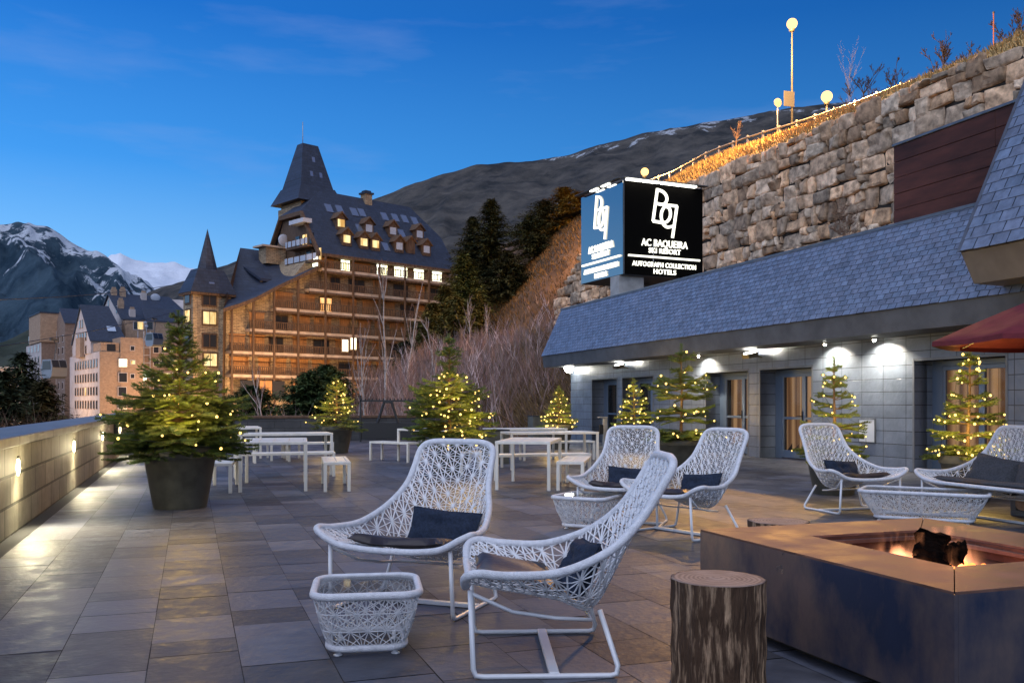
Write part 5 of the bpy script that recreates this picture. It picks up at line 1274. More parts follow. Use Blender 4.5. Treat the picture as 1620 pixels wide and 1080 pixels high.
# ================================================================== fire pit, stumps
pN, pL = FL(1510, 936, .55), FL(1104, 837, .55)
tN, sN = toTS(pN); tL, sL_ = toTS(pL); pl_ = sL_-sN; pw_ = 1.72
FP = thing('fire_pit', 'large square rusty steel fire pit with a burning log', 'fire pit', TS(tN, sN, 0), TH)
b = MB(); H_ = .55; bd = .46
b.box((0, 0, .06), (.02, pl_, H_-.012)); b.box((.021, 0, .06), (pw_-.021, .02, H_-.012)); b.box((pw_-.02, 0, .06), (pw_, pl_, H_-.012)); b.box((.021, pl_-.02, .06), (pw_-.021, pl_, H_-.012)); b.build('side', M['pit_side'], FP)
b = MB(); b.box((.12, .12, 0), (pw_-.12, pl_-.12, .06)); b.build('plinth', M['black'], FP)
o4 = [(0,0),(pw_,0),(pw_,pl_),(0,pl_)]; i4 = [(bd,bd),(pw_-bd,bd),(pw_-bd,pl_-bd),(bd,pl_-bd)]
for k in range(4):
    g = .0025; a_, b_, c_, d_ = o4[k], o4[(k+1)%4], i4[(k+1)%4], i4[k]
    m_ = MB(); dx = Vector((b_[0]-a_[0], b_[1]-a_[1])).normalized()*g*1.4
    pts = [(a_[0]+dx.x, a_[1]+dx.y, H_-.012), (b_[0]-dx.x, b_[1]-dx.y, H_-.012), (c_[0]-dx.x, c_[1]-dx.y, H_-.012), (d_[0]+dx.x, d_[1]+dx.y, H_-.012)]
    m_.prism(pts, (0, 0, .012)); m_.build('top_plate', M['pit_top'], FP)
b = MB(); w_, l_ = pw_-2*bd, pl_-2*bd
for lo, hi in (((bd, bd, .453), (pw_-bd, bd+.012, H_-.013)), ((bd, pl_-bd-.012, .453), (pw_-bd, pl_-bd, H_-.013)), ((bd, bd+.013, .453), (bd+.012, pl_-bd-.013, H_-.013)), ((pw_-bd-.012, bd+.013, .453), (pw_-bd, pl_-bd-.013, H_-.013))): b.box(lo, hi)
b.box((bd, bd, .43), (pw_-bd, pl_-bd, .452)); b.build('burner_tray', M['pit_in'], FP)
b = MB(); e = .035
for lo, hi in (((bd+.013, bd+.013, H_-.05), (bd+.013+e, pl_-bd-.013, H_-.03)), ((pw_-bd-.013-e, bd+.013, H_-.05), (pw_-bd-.013, pl_-bd-.013, H_-.03)), ((bd+.014+e, bd+.013, H_-.05), (pw_-bd-.014-e, bd+.013+e, H_-.03)), ((bd+.014+e, pl_-bd-.013-e, H_-.05), (pw_-bd-.014-e, pl_-bd-.013, H_-.03))): b.box(lo, hi)
b.build('inner_ledge', M['pit_top'], FP)
lg = P(1487, 868, 4.75); tl_, sl_ = toTS(lg)
char = mat('charred_wood', (.0016,.0015,.0015), 1.0, var=.6, scale=20, bump=1.0, bscale=25, spec=.05)
rg = random.Random(4)
def log(p0, p1, r, seed):
    p0, p1 = Vector(p0), Vector(p1); m_ = MB(); n = 18; pts = [p0.lerp(p1, i/n) for i in range(n+1)]
    m_.tube(pts, [r*(.55 if i in (0, n) else 1)*(1+.22*nz3(i*.6, seed, 0)) for i in range(n+1)], 20)
    m_.v = [tuple(Vector(q)+Vector((nz3(q[0]*9+seed, q[1]*9, q[2]*9), nz3(q[0]*9, q[1]*9+seed, q[2]*9+4), nz3(q[0]*9, q[1]*9, q[2]*9+seed)))*.055+Vector((nz3(q[0]*30+seed, q[1]*30, q[2]*30), 0, nz3(q[0]*30, q[1]*30+seed, q[2]*30)))*.02) for q in m_.v]
    return m_
L1 = log(TS(tl_-.05, sl_+.0, .48), TS(tl_+.03, sl_+.08, .61), .09, 1).build('log', char); tag(L1, 'upright charred black log burning in the fire pit', 'log', 'logs in the fire pit')
L2 = log(TS(tl_+.03, sl_+.08, .50), TS(tl_+.19, sl_+.03, .53), .052, 7).build('log', char); tag(L2, 'lower charred log lying to the right of the upright one', 'log', 'logs in the fire pit')
fm = bpy.data.materials.new('flame'); fm.use_nodes = True; t_ = fm.node_tree; t_.nodes.clear(); N_ = t_.nodes.new; K_ = t_.links.new
ot = N_("ShaderNodeOutputMaterial"); em_ = N_("ShaderNodeEmission"); K_(em_.outputs[0], ot.inputs["Volume"])
c_ = N_("ShaderNodeTexCoord"); mp_ = N_("ShaderNodeMapping"); mp_.inputs["Scale"].default_value = (15, 15, 5.5); K_(c_.outputs["Object"], mp_.inputs[0])
nz_ = N_("ShaderNodeTexNoise"); nz_.inputs["Scale"].default_value = 1; nz_.inputs["Detail"].default_value = 3; nz_.inputs["Distortion"].default_value = .6; K_(mp_.outputs[0], nz_.inputs[0])
sp_ = N_("ShaderNodeSeparateXYZ"); K_(c_.outputs["Object"], sp_.inputs[0])
def mrange(src, a, b_, c, d):
    q = N_("ShaderNodeMapRange"); K_(src, q.inputs[0])
    for k_, v_ in enumerate((a, b_, c, d)): q.inputs[k_+1].default_value = v_
    return q.outputs[0]
def mth(op, a, b_=None):
    q = N_("ShaderNodeMath"); q.operation = op; K_(a, q.inputs[0])
    if b_ is not None: (K_(b_, q.inputs[1]) if not isinstance(b_, float) else setattr(q.inputs[1], "default_value", b_))
    return q.outputs[0]
hz_ = mrange(sp_.outputs["Z"], 0, .13, 1, 0); thr = mth('MULTIPLY_ADD', hz_, .42); thr.node.inputs[2].default_value = -.60
base_ = mth('MAXIMUM', mth('ADD', nz_.outputs[0], thr), 0.0)                                   # tongues thin out upwards
ed1 = mth('SUBTRACT', mrange(mth('ABSOLUTE', mth('SUBTRACT', sp_.outputs["X"], .04)), .10, .30, 1, 0), 0.0)
ed2 = mrange(mth('ABSOLUTE', sp_.outputs["Y"]), .05, .13, 1, 0)
ed1 = mth('MULTIPLY', ed1, mrange(mth('ABSOLUTE', mth('SUBTRACT', sp_.outputs['X'], 0.01)), .05, .12, .15, 1))
st_ = mth('MULTIPLY', mth('MULTIPLY', base_, ed1), mth('MULTIPLY', ed2, 170.0)); K_(st_, em_.inputs[1]); em_.inputs[0].default_value = (1, .36, .16, 1)
m_ = MB(); m_.box((-.28, -.14, 0), (.36, .14, .20)); fo = m_.build('flame', fm, loc=tuple(TS(tl_, sl_+.125, .455)), rz=TH); tag(fo, 'small orange flames licking round the charred logs', 'fire'); fo["kind"] = 'stuff'
fp1 = TS(tl_, sl_-.02, .62)
lamp('fire_light', 'POINT', fp1+Vector((0,0,.10)), 2.0, (1, .40, .15), None, shadow_soft_size=.15); lamp('fire_light', 'POINT', TS(tl_-.16, sl_-.04, .52), 1.5, (1, .36, .15), None, shadow_soft_size=.05); lamp('fire_light', 'POINT', TS(tl_+.22, sl_-.02, .52), 1.5, (1, .36, .18), None, shadow_soft_size=.05)
emb = MB()
for k in range(70): emb.ball(tuple(TS(tl_+rg.uniform(-.20,.26), sl_+rg.uniform(-.13,.1), .462)), rg.uniform(.008, .024), nu=6, nv=4)
tag(emb.build('ember', glow('ember', (1,.22,.05), 4)), 'bed of glowing embers under the logs', 'embers')["kind"] = 'stuff'

def stump(lab, p, r, h, seed):
    rg = random.Random(seed); th_ = thing('tree_stump', lab, 'stump', (p.x, p.y, 0), 0, 'tree stump stools')
    def wob(a, z): return 1+.05*nz3(math.cos(a)*1.3+seed, math.sin(a)*1.3, z*.5)+.030*nz3(math.cos(a)*6+seed, math.sin(a)*6, z*1.2)+.026*nz3(math.cos(a)*17, math.sin(a)*17+seed, z*5)*min(1,(h-z)*14)+.014*nz3(math.cos(a)*34, math.sin(a)*34+seed, z*9)*min(1,(h-z)*14)
    m_ = MB(); m_.lathe([(r*.96, 0), (r*.96, .05), (r*.95, h*.3), (r*.95, h*.6), (r*.985, h*.85), (r*1.0, h-.012), (r*.985, h-.002)], 120, wob=wob, cap=False) if False else m_.lathe([(r*(.96+.04*(q_/40)**4+.012*math.sin(q_*.4+seed)), (h-.003)*q_/40) for q_ in range(41)], 140, wob=wob, cap=False); m_.build('bark', M['bark'], th_)
    m_ = MB(); prev = None
    for k in range(9): rr = r*.985*k/8
    m_.lathe([(r*.985*(1-k/10), h-.003+.0015*(k % 2)+.004*(k > 8)) for k in range(10)], 96, wob=wob, cap=True); m_.build('cut_top', M['ring_wood'], th_)
    return th_
rw_ = bpy.data.materials.new('ring_wood'); rw_.use_nodes = True; t_ = rw_.node_tree; n_ = t_.nodes; bs = n_["Principled BSDF"]; bs.inputs["Roughness"].default_value = .75
c_ = n_.new("ShaderNodeTexCoord"); wv = n_.new("ShaderNodeTexWave"); wv.wave_type = 'RINGS'; wv.rings_direction = 'Z'; wv.inputs["Scale"].default_value = 14; wv.inputs["Distortion"].default_value = 3.5; wv.inputs["Detail"].default_value = 4; wv.inputs["Detail Scale"].default_value = 1.2; t_.links.new(c_.outputs["Object"], wv.inputs[0])
gr_ = n_.new("ShaderNodeTexNoise"); gr_.inputs["Scale"].default_value = 7; gr_.inputs["Detail"].default_value = 8; t_.links.new(c_.outputs["Object"], gr_.inputs[0])
ml = n_.new("ShaderNodeMath"); ml.operation = 'MULTIPLY'; t_.links.new(wv.outputs["Fac"], ml.inputs[0]); ml.inputs[1].default_value = .35; ad = n_.new("ShaderNodeMath"); t_.links.new(ml.outputs[0], ad.inputs[0]); t_.links.new(gr_.outputs[0], ad.inputs[1])
rr_ = n_.new("ShaderNodeValToRGB"); t_.links.new(ad.outputs[0], rr_.inputs[0]); rr_.color_ramp.elements[0].position = .35; rr_.color_ramp.elements[0].color = (.13,.075,.055,1); rr_.color_ramp.elements[1].position = .95; rr_.color_ramp.elements[1].color = (.36,.25,.20,1); t_.links.new(rr_.outputs[0], bs.inputs["Base Color"])
M['ring_wood'] = rw_
stump('tree stump stool with peeling bark in front of the fire pit', FL(1135, 913, .50), .222, .50, 2)
stump('tree stump stool whose cut top shows behind the fire pit', FL(1232, 823, .44), .225, .44, 6)

# steel rack with firewood at the right edge
RK = thing('firewood_rack', 'low blue grey steel rack holding cut logs at the right edge', 'rack', (*FL(1598, 815)[:2], 0), R_(-62)); m_ = MB()
m_.bbox((0, 0, 0), (.9, .09, .07), .006); m_.bbox((0, 0, .071), (.07, .09, .40), .006); m_.bbox((.83, 0, .071), (.9, .09, .40), .006); m_.bbox((0, .4, 0), (.9, .49, .07), .006); m_.bbox((0, .4, .071), (.07, .49, .40), .006); m_.build('frame', M['steel'], RK)
for i, (x, z) in enumerate(((.19, .165), (.41, .16), (.30, .33))):
    m_ = MB(); m_.lathe([(.088, -.06), (.092, .0), (.09, .55)], 24, wob=lambda a, z: 1+.05*math.sin(3*a+i))
    Rm = Matrix.Translation((x, 0, z)) @ Matrix.Rotation(-PI/2, 4, 'X'); m_.v = [tuple(Rm @ Vector(q)) for q in m_.v]
    lo = m_.build('log', M['wood_top'], loc=RK.location, rz=RK.rotation_euler.z); tag(lo, ['cut log lying left in the steel firewood rack', 'cut log lying beside another in the steel rack', 'cut log resting on two others in the steel rack'][i], 'log', 'logs in the firewood rack')

# ================================================================== red parasol
UC = Vector((6.72, 10.5, 0)); Ru = 1.75; ze_, za_ = 2.06, 2.78; a0 = math.atan2(11.0-UC.y, 5.04-UC.x)
UM = thing('parasol', 'red octagonal parasol reaching in from the right edge', 'parasol', tuple(UC)); 
b = MB(); n8 = 8; rows = 7
for i in range(rows+1):
    f = i/rows
    for j in range(n8*4):
        k = j//4; g = (j % 4)/4; aa, ab = a0+2*PI*k/8, a0+2*PI*(k+1)/8
        x = lerp(math.cos(aa), math.cos(ab), g); y = lerp(math.sin(aa), math.sin(ab), g); sag = .035*math.sin(PI*g)*f*Ru
        z = za_+(ze_-za_)*(f**1.12)-(sag if f < 1 else sag*.3); b.vert((x*Ru*f, y*Ru*f, z))
for i in range(rows):
    for j in range(n8*4): q = i*n8*4; b.face((q+j, q+(j+1)%(n8*4), q+n8*4+(j+1)%(n8*4), q+n8*4+j), sm=True)
top_n = len(b.v)
for j in range(n8*4): x, y, z = b.v[rows*n8*4+j]; b.vert((x*1.003, y*1.003, z-.055))
for j in range(n8*4): b.face((rows*n8*4+j, rows*n8*4+(j+1)%(n8*4), top_n+(j+1)%(n8*4), top_n+j))
b.build('canopy', M['red'], UM)
for k in range(8):
    aa = a0+2*PI*k/8; m_ = MB(); m_.tube([(.05*math.cos(aa), .05*math.sin(aa), za_-.08), (Ru*.98*math.cos(aa), Ru*.98*math.sin(aa), ze_-.015)], .010, 5); m_.tube([(.04*math.cos(aa), .04*math.sin(aa), 2.0), (Ru*.5*math.cos(aa), Ru*.5*math.sin(aa), lerp(za_, ze_, .5)-.06)], .008, 5); m_.build('rib', M['galv'], UM)
m_ = MB(); m_.tube([(0,0,.05), (0,0,za_+.08)], .025, 12); m_.build('pole', M['galv'], UM); m_ = MB(); m_.bbox((-.35,-.35,0), (.35,.35,.06), .015); m_.build('base', M['concrete'], UM)

# ================================================================== firs in pots with fairy lights
def fir_mesh(seed, H, Rr, zb, nwh, per, shape=1.0, step=.022, nl=.03, up=.2, prof=None, twig=1.0, zpow=1.0):
    rg = random.Random(seed); tr = MB(); lf = MB(); tips = []
    lean = rg.uniform(-.02, .02); jit = .8 if nwh > 12 else .35
    def trunk(z): return Vector((lean*z+.01*math.sin(z*4+seed), .01*math.cos(z*3+seed), z))
    tr.tube([trunk(H*i/10) for i in range(11)], [lerp(.028*(H/2+.4), .006, i/10) for i in range(11)], 8)
    def needles(p0, p1, c, ln):
        d = p1-p0; n = max(1, int(d.length/(step*.6))); t = d.normalized(); s = t.cross(Vector((0,0,1)))
        if s.length < .05: s = Vector((1,0,0))
        s.normalize(); u = s.cross(t)
        for i in range(n):
            p = p0+d*((i+rg.random()*.5)/n); w = t*.0072
            for q in (s, -s, u*.8+s*.35, u*.8-s*.35):
                e = p+q*ln*rg.uniform(.7, 1.15)+t*ln*rg.uniform(.35, .7); k = c*rg.uniform(.75, 1.2)
                lf.poly([p-w, p+w, e], 0, (k, k, k*.9))
    for w in range(nwh):
        f = (w+.5*rg.random())/nwh; z = lerp(zb, H*.985, f**zpow); fz = (z-zb)/(H-zb); Lb = Rr*max(.06, (1-fz)**.9)*shape+.03 if prof is None else Rr*interp(prof, fz)+.02
        n = max(4, int(per*(1-.5*f)))
        a0 = rg.random()*6.28
        for k in range(n):
            az = a0+2*PI*k/n+rg.uniform(-.25, .25); L_ = Lb*rg.uniform(.68, 1.12); el = lerp(-.10, .75, f**1.6)+rg.uniform(-.12, .12)+up*.3
            p = trunk(z+rg.uniform(-.5, .5)*jit*H/nwh); hd = Vector((math.cos(az), math.sin(az), 0)); sg = max(3, int(L_/.10)); pts = [p]
            for i in range(sg):
                g = (i+1)/sg; e = el-.55*g+.55*g*g*1.3; p = p+(hd*math.cos(e)+Vector((0,0,math.sin(e))))*(L_/sg); pts.append(p)
            tr.tube(pts, [lerp(.009, .003, i/sg) for i in range(sg+1)], 4, cap=False)
            cb = rg.uniform(.75, 1.2)
            for i in range(sg):
                if i >= 1 or L_ < .25: needles(pts[i], pts[i+1], cb*(1+.25*i/sg), nl)
                if i >= 1:
                    for sd_ in (-1, 1):
                        rl = L_*(1-i/sg)*.55*rg.uniform(.7, 1.1)*twig+.04; sdv = hd.cross(Vector((0,0,1)))*sd_; q0 = pts[i].lerp(pts[i+1], rg.random()*.5)
                        q1 = q0+(hd*.72+sdv*.68).normalized()*rl+Vector((0,0,rg.uniform(-.10,.06)*rl*2)); qm = q0.lerp(q1, .5)+Vector((0,0,.02*rl))
                        needles(q0, qm, cb, nl); needles(qm, q1, cb*1.2, nl); tips.append(q1); tips.append(qm)
            tips.append(pts[-1])
    needles(trunk(H*.93), trunk(H)+Vector((0,0,.08)), 1.1, nl)
    return tr, lf, tips
def potted(lab, p, pot, fir, lights, llab, plab_, pscale=1.0):
    rim_r, base_r, ph = pot; x, y = p.x, p.y
    pt = thing('planter_pot', plab_, 'planter', (x, y, 0), 0, 'round dark planters')
    m_ = MB(); m_.lathe([(base_r, 0), (base_r+.01, .01), (lerp(base_r, rim_r, .78), ph*.80), (rim_r*.985, ph*.81), (rim_r, ph*.83), (rim_r*1.005, ph*.985), (rim_r*.99, ph), (rim_r*.93, ph), (rim_r*.92, ph*.9)], 56, cap=False); m_.build('pot', M['pot'], pt)
    m_ = MB(); m_.lathe([(rim_r*.925, ph*.9), (.001, ph*.93)], 40, cap=False); m_.build('soil', M['soil'], pt)
    H, Rr, nwh, per, seed, kw = fir
    tr_, lf, tips = fir_mesh(seed, H-ph*.9, Rr, kw.pop('zb', .03), nwh, per, **kw)
    ft = thing('fir_tree', lab, 'tree', (x, y, ph*.9), 0, 'potted firs with fairy lights'); tr_.build('trunk', M['fir_bark'], ft); lf.build('crown', M['fir'], ft)
    rg = random.Random(seed+50); n, br, zlo, zhi, bias = lights
    hh = H-ph*.9; cand = [q for q in tips if zlo*hh <= q.z <= zhi*hh]
    cam_d_ = Vector((-x, -y, 0)).normalized(); pts = []
    tries = 0
    while len(pts) < n and tries < 4000 and cand:
        tries += 1; q = rg.choice(cand); fr_ = q.x*cam_d_.x+q.y*cam_d_.y
        if fr_ < -.05 and rg.random() < .6: continue
        if bias and rg.random() > bias(q, hh): continue
        if any((q-o).length < br*3.2 for o in pts): continue
        pts.append(q+cam_d_*.025+Vector((0,0,.01)))
    ls = thing('light_string', llab, 'fairy lights', (x, y, ph*.9), 0, 'fairy light strings on the firs')
    pts.sort(key=lambda q: q.z); order = []; rest = pts[:]
    if rest:
        cur = rest.pop(0); order = [cur]
        while rest: j = min(range(len(rest)), key=lambda i: (rest[i]-cur).length+abs(rest[i].z-cur.z)); cur = rest.pop(j); order.append(cur)
        if len(order) > 2: m_ = MB(); m_.tube(order, .0028, 4, cap=False); m_.build('wire', M['wire'], ls)
    me = None
    for q in pts[:100]:
        if me is None: m_ = MB(); m_.ball((0,0,0), br, nu=8, nv=5); bo = m_.build('bulb', M['bulb'], ls); me = bo.data
        else: bo = bpy.data.objects.new('bulb', me); COL.objects.link(bo); bo.parent = ls
        bo.location = q; k = rg.choice((.7, .85, 1, 1.25)); bo.scale = (k, k, k)
    # the bulbs' light: a few lamps at groups of bulbs
    ng = max(2, min(4, len(pts)//9)) if pts else 0
    for g in range(ng):
        sub = order[g::ng]; sub = order[len(order)*g//ng:len(order)*(g+1)//ng]; c_ = sum(sub, Vector())/len(sub); c_ = c_+cam_d_*(.20+.1*Rr)+Vector((0,0,.12))
        lamp('bulb_light', 'POINT', c_, 2.0*len(sub)*pscale*(br/.02)**.8, (1, .62, .15), ls, shadow_soft_size=.28)
    return ft
potted('big broad fir with few lights in the large pot at left', FL(285, 802), (.465, .315, .78), (2.43, .85, 22, 12, 3, dict(step=.024, nl=.040, twig=1.15, zpow=1.25, prof=[(0,1.04),(.12,1.14),(.25,1.08),(.38,.90),(.48,.68),(.56,.46),(.66,.30),(.8,.22),(.92,.17),(1,.03)])), (44, .015, .0, .80, None), 'sparse fairy light string on the big left fir', 'largest dark round planter, holding the big left fir', 1.5)
potted('small rounded lit fir in front of the far parapet', FL(532, 716), (.46, .30, .75), (2.0, .80, 13, 10, 5, dict(step=.035, nl=.04, shape=1.05)), (36, .019, .1, .95, None), 'fairy light string on the fir before the far parapet', 'dark round planter by the far parapet, between the tables', 1.2)
potted('tall dense fir covered in lights behind the central woven chair', Vector((-1.17, 17.2, 0)), (.46, .30, .70), (2.55, .84, 20, 11, 8, dict(step=.028, nl=.048, zb=-.1, twig=1.2, prof=[(0,.8),(.15,1),(.38,.98),(.5,.82),(.58,.6),(.63,.16),(.72,.14),(.76,.34),(.84,.26),(.88,.07),(.93,.20),(1,.03)])), (100, .018, -.2, .66, lambda q, h: .35+.65*(q.x > -.15)), 'dense fairy light string on the fir behind the central chair', 'dark planter hidden behind the central woven chair', .75)
potted('small lit fir at the far corner of the hotel wing', Vector((1.36, 26.6, 0)), (.42, .28, .70), (1.75, .62, 12, 9, 11, dict(step=.035, nl=.055, twig=1.2)), (48, .021, 0, .92, None), 'fairy light string on the fir at the building corner', 'dark planter at the far corner of the hotel wing', .9)
potted('slim lit fir before the narrow dark doors', Vector((3.36, 25.2, 0)), (.42, .28, .70), (1.95, .66, 11, 9, 13, dict(step=.035, nl=.055, twig=1.2)), (48, .021, 0, .90, None), 'fairy light string on the slim fir before the dark doors', 'dark planter before the narrow dark doors', .9)
potted('tall layered lit fir beside the curtained double doors', FL(1078, 744), (.47, .33, .62), (2.42, .82, 10, 9, 17, dict(step=.022, nl=.05, twig=1.4, prof=[(0,.9),(.2,1),(.38,.85),(.45,.75),(.58,.98),(.66,.30),(.78,.22),(.86,.46),(.92,.12),(.97,.30),(1,.04)])), (52, .018, .0, .97, None), 'fairy light string on the tall layered fir', 'dark planter behind the woven chair by the fire pit', .65)
potted('thin layered fir standing by the white notice panel', FL(1319, 781), (.39, .27, .55), (1.93, .62, 10, 8, 19, dict(step=.020, nl=.042, twig=1.3)), (42, .0135, .0, .9, None), 'fairy light string on the thin fir by the notice panel', 'dark planter behind the woven chair facing right', .9)
potted('brightly lit layered fir before the widest curtained door', Vector((6.22, 12.5, 0)), (.37, .25, .62), (2.06, .60, 11, 8, 23, dict(step=.020, nl=.042, twig=1.3)), (100, .015, .0, .97, lambda q, h: 1 if q.z < h*.45 or abs(q.x)+abs(q.y) < .25 else .3), 'brightest fairy light string, on the rightmost fir', 'dark planter behind the woven sofa', .65)

# ================================================================== small terrace things
# ski rack before the far parapet
xa, xb, yk = -5.25, -3.25, 31.6
SKR = thing('ski_rack', 'dark ski rack with a toothed top beam and an A shaped frame', 'ski rack', (xa, yk, 0)); wd = xb-xa
m_ = MB(); m_.bbox((0, -.03, 1.38), (wd, .03, 1.44), .006); 
for k in range(16): m_.bbox((.05+k*.125, -.02, 1.44), (.085+k*.125, .02, 1.50), .004)
m_.build('beam', M['black'], SKR)
for x in (0, wd-.06): m_ = MB(); m_.bbox((x, -.03, 0), (x+.06, .03, 1.379 if x else 1.60), .006); m_.build('post', M['black'], SKR)
m_ = MB(); m_.tube([(.62, -.04, .66), (.85, -.04, 1.37)], .045, 6, sm=False); m_.tube([(1.33, -.04, .66), (1.10, -.04, 1.37)], .045, 6, sm=False); m_.bbox((.80, -.07, 1.33), (1.15, -.03, 1.40), .006); m_.build('brace', M['black'], SKR)
m_ = MB(); m_.bbox((.07, -.035, .10), (wd-.07, .035, .66), .008); m_.build('panel', M['steel'] if False else M['black'], SKR)
# dark boxes and ash post
for (u, v, Y, w_, d_, h_, lab) in ((782, 690, 20.2, .52, .52, .72, 'dark square planter box behind the central table'), (852, 690, 31.2, .60, .5, .88, 'dark box beside the stair, left of the corner fir')):
    x = (u-CU)/F*Y; t_ = thing('planter_box', lab, 'planter box', (x, Y, 0), TH); m_ = MB(); m_.bbox((-w_/2, -d_/2, 0), (w_/2, d_/2, h_), .01); m_.build('box', M['pot'], t_); m_ = MB(); m_.bbox((-w_/2-.01, -d_/2-.01, h_), (w_/2+.01, d_/2+.01, h_+.03), .006); m_.build('lid', M['black'], t_)
AP = thing('ash_post', 'slim grey ash post with a small dark lantern shape', 'ash post', ((953-CU)/F*27, 27, 0), TH); m_ = MB(); m_.bbox((.02, -.06, 0), (.14, .06, .90), .008); m_.bbox((-.14, -.06, 0), (.0, .06, .06), .006); m_.bbox((-.14, -.07, .90), (.15, .07, .93), .006); m_.build('post', M['galv'], AP); m_ = MB(); m_.bbox((-.12, -.05, .42), (.015, .05, .70), .012); m_.build('ash_box', M['black'], AP)

# ================================================================== plants beyond the terrace
def tz(p): t, s = toTS(p); return terr_n(s, t) if 5 < s < 190 and -46 < t < 57 else -3.4
def conifer(u, vtop, Y, Rr, lab, seed, tint=(1,1,1), zb=None, dens=1.0):
    p = P(u, vtop, Y); z0 = tz(p)-.3 if zb is None else zb; H = p.z-z0; rg = random.Random(seed)
    th_ = thing('conifer', lab, 'tree', (p.x, p.y, z0), 0, 'dark conifers beyond the terrace'); tr_ = MB(); tr_.tube([(0,0,0), (0,0,H*.5), (0,0,H)], [.05+H*.014, .03+H*.007, .02], 7); tr_.build('trunk', M['conifer_bark'], th_)
    lf = MB(); nb = int(40*H*dens); Rr *= 1.9
    for k in range(nb):
        f = rg.random()**.8; z = H*(.08+.91*f); L_ = Rr*(1-f)**.75*rg.uniform(.55, 1.1)+.15; az = rg.random()*6.283; hd = Vector((math.cos(az), math.sin(az), 0)); el = lerp(-.28, .5, f)
        sd_ = hd.cross(Vector((0,0,1))); n = max(3, int(L_/.28)); cb = rg.uniform(.5, 1.45)
        for i in range(n):
            g = (i+.6)/n; q = Vector((0,0,z))+hd*L_*g*math.cos(el)+Vector((0,0,L_*g*math.sin(el)-.12*L_*g*g))
            for m__ in range(4):
                w = rg.uniform(.22, .50)*(1.15-.5*g); d1 = (hd*rg.uniform(.2, 1)+sd_*rg.uniform(-1, 1)+Vector((0,0,rg.uniform(-.5,.25)))).normalized(); d2 = d1.cross(Vector((rg.uniform(-.4,.4), rg.uniform(-.4,.4), 1))).normalized()
                o = q+Vector((rg.uniform(-.1,.1), rg.uniform(-.1,.1), rg.uniform(-.1,.1))); c = cb*rg.uniform(.7, 1.3)
                lf.poly([o-d2*w*.22, o+d2*w*.22, o+d1*w*1.5], 0, (c*tint[0], c*tint[1], c*tint[2]))
    lf.build('crown', M['conifer'], th_); return th_
br = (3.2, 2.3, 1.4); ol = (2.3, 2.1, 1.3); lit_tint = (5.0, 2.4, .8)  # last tint puts the road lamps' orange light into the needles
for k, a_ in enumerate(((748, 343, 104, 2.8, 'tall dark conifer just left of the tallest one on the slope', (1,1,1)), (777, 315, 102, 3.2, 'tallest dark conifer on the slope between chalet and sign', (1,1,1)), (803, 400, 98, 2.4, 'shorter dark conifer right of the tallest one', (1.1,1,1)), (838, 343, 112, 3.2, 'dark conifer in the middle of the slope group left of the sign', (1,1,1)), (862, 318, 116, 3.0, 'tall conifer with brownish tips left of the sign', (1.3,1.1,1)),
      (893, 297, 118, 3.4, 'conifer with painted orange light close to the left edge of the box sign', lit_tint), (917, 305, 112, 3.0, 'conifer with painted orange lamplight partly behind the box sign', lit_tint), (735, 402, 92, 2.6, 'olive conifer right beside the end of the chalet roof', ol), (704, 452, 86, 2.2, 'pale olive young pine in front of the chalet end', br), (684, 480, 84, 2.0, 'low olive young pine before the chalet balconies', br), (722, 470, 80, 2.1, 'brownish young larch below the tallest conifers', br), (660, 508, 88, 1.9, 'short olive pine among the bare birches', ol), (752, 462, 84, 2.0, 'brown young larch below the slope conifers', br), (640, 540, 86, 2.0, 'dark green low pine before the chalet facade', (1,1.1,1)), (852, 372, 104, 2.2, 'lower dark conifer in front of the middle slope group', (1.2,1.1,1)), (880, 352, 108, 2.4, 'dark conifer under the left edge of the box sign', (1.6,1.2,.9)), (906, 345, 104, 2.0, 'conifer with painted orange glow hidden partly by the box sign', lit_tint), (822, 420, 98, 1.8, 'small dark fir on the bare slope below the others', (1,1,1)))):
    u, vt, Y, Rr, lab, tint = a_; conifer(u, vt, Y, Rr, lab, 100+k, tint)
conifer(36, 558, 60, 2.3, 'dark conifer standing before the far left brick block', 140, (.9,1,1.1), -3.4); conifer(4, 588, 52, 1.9, 'dark conifer cut by the left edge', 141, (.9,1,1.1), -3.4); conifer(68, 604, 56, 2.0, 'lower brownish conifer right of the left dark one', 142, (1.5,1.1,.9), -3.4)
for k, (u, vt, Y, Rr, lab) in enumerate(((516, 578, 70, 2.6, 'dark green round shrub at the foot of the chalet'), (487, 590, 66, 2.2, 'dark shrub left of another at the chalet foot'), (398, 612, 60, 2.4, 'low dark shrub under the left chalet balconies'))):
    conifer(u, vt, Y, Rr*1.3, lab, 160+k, (1.2,1.6,1.3), -3.0, 2.0)

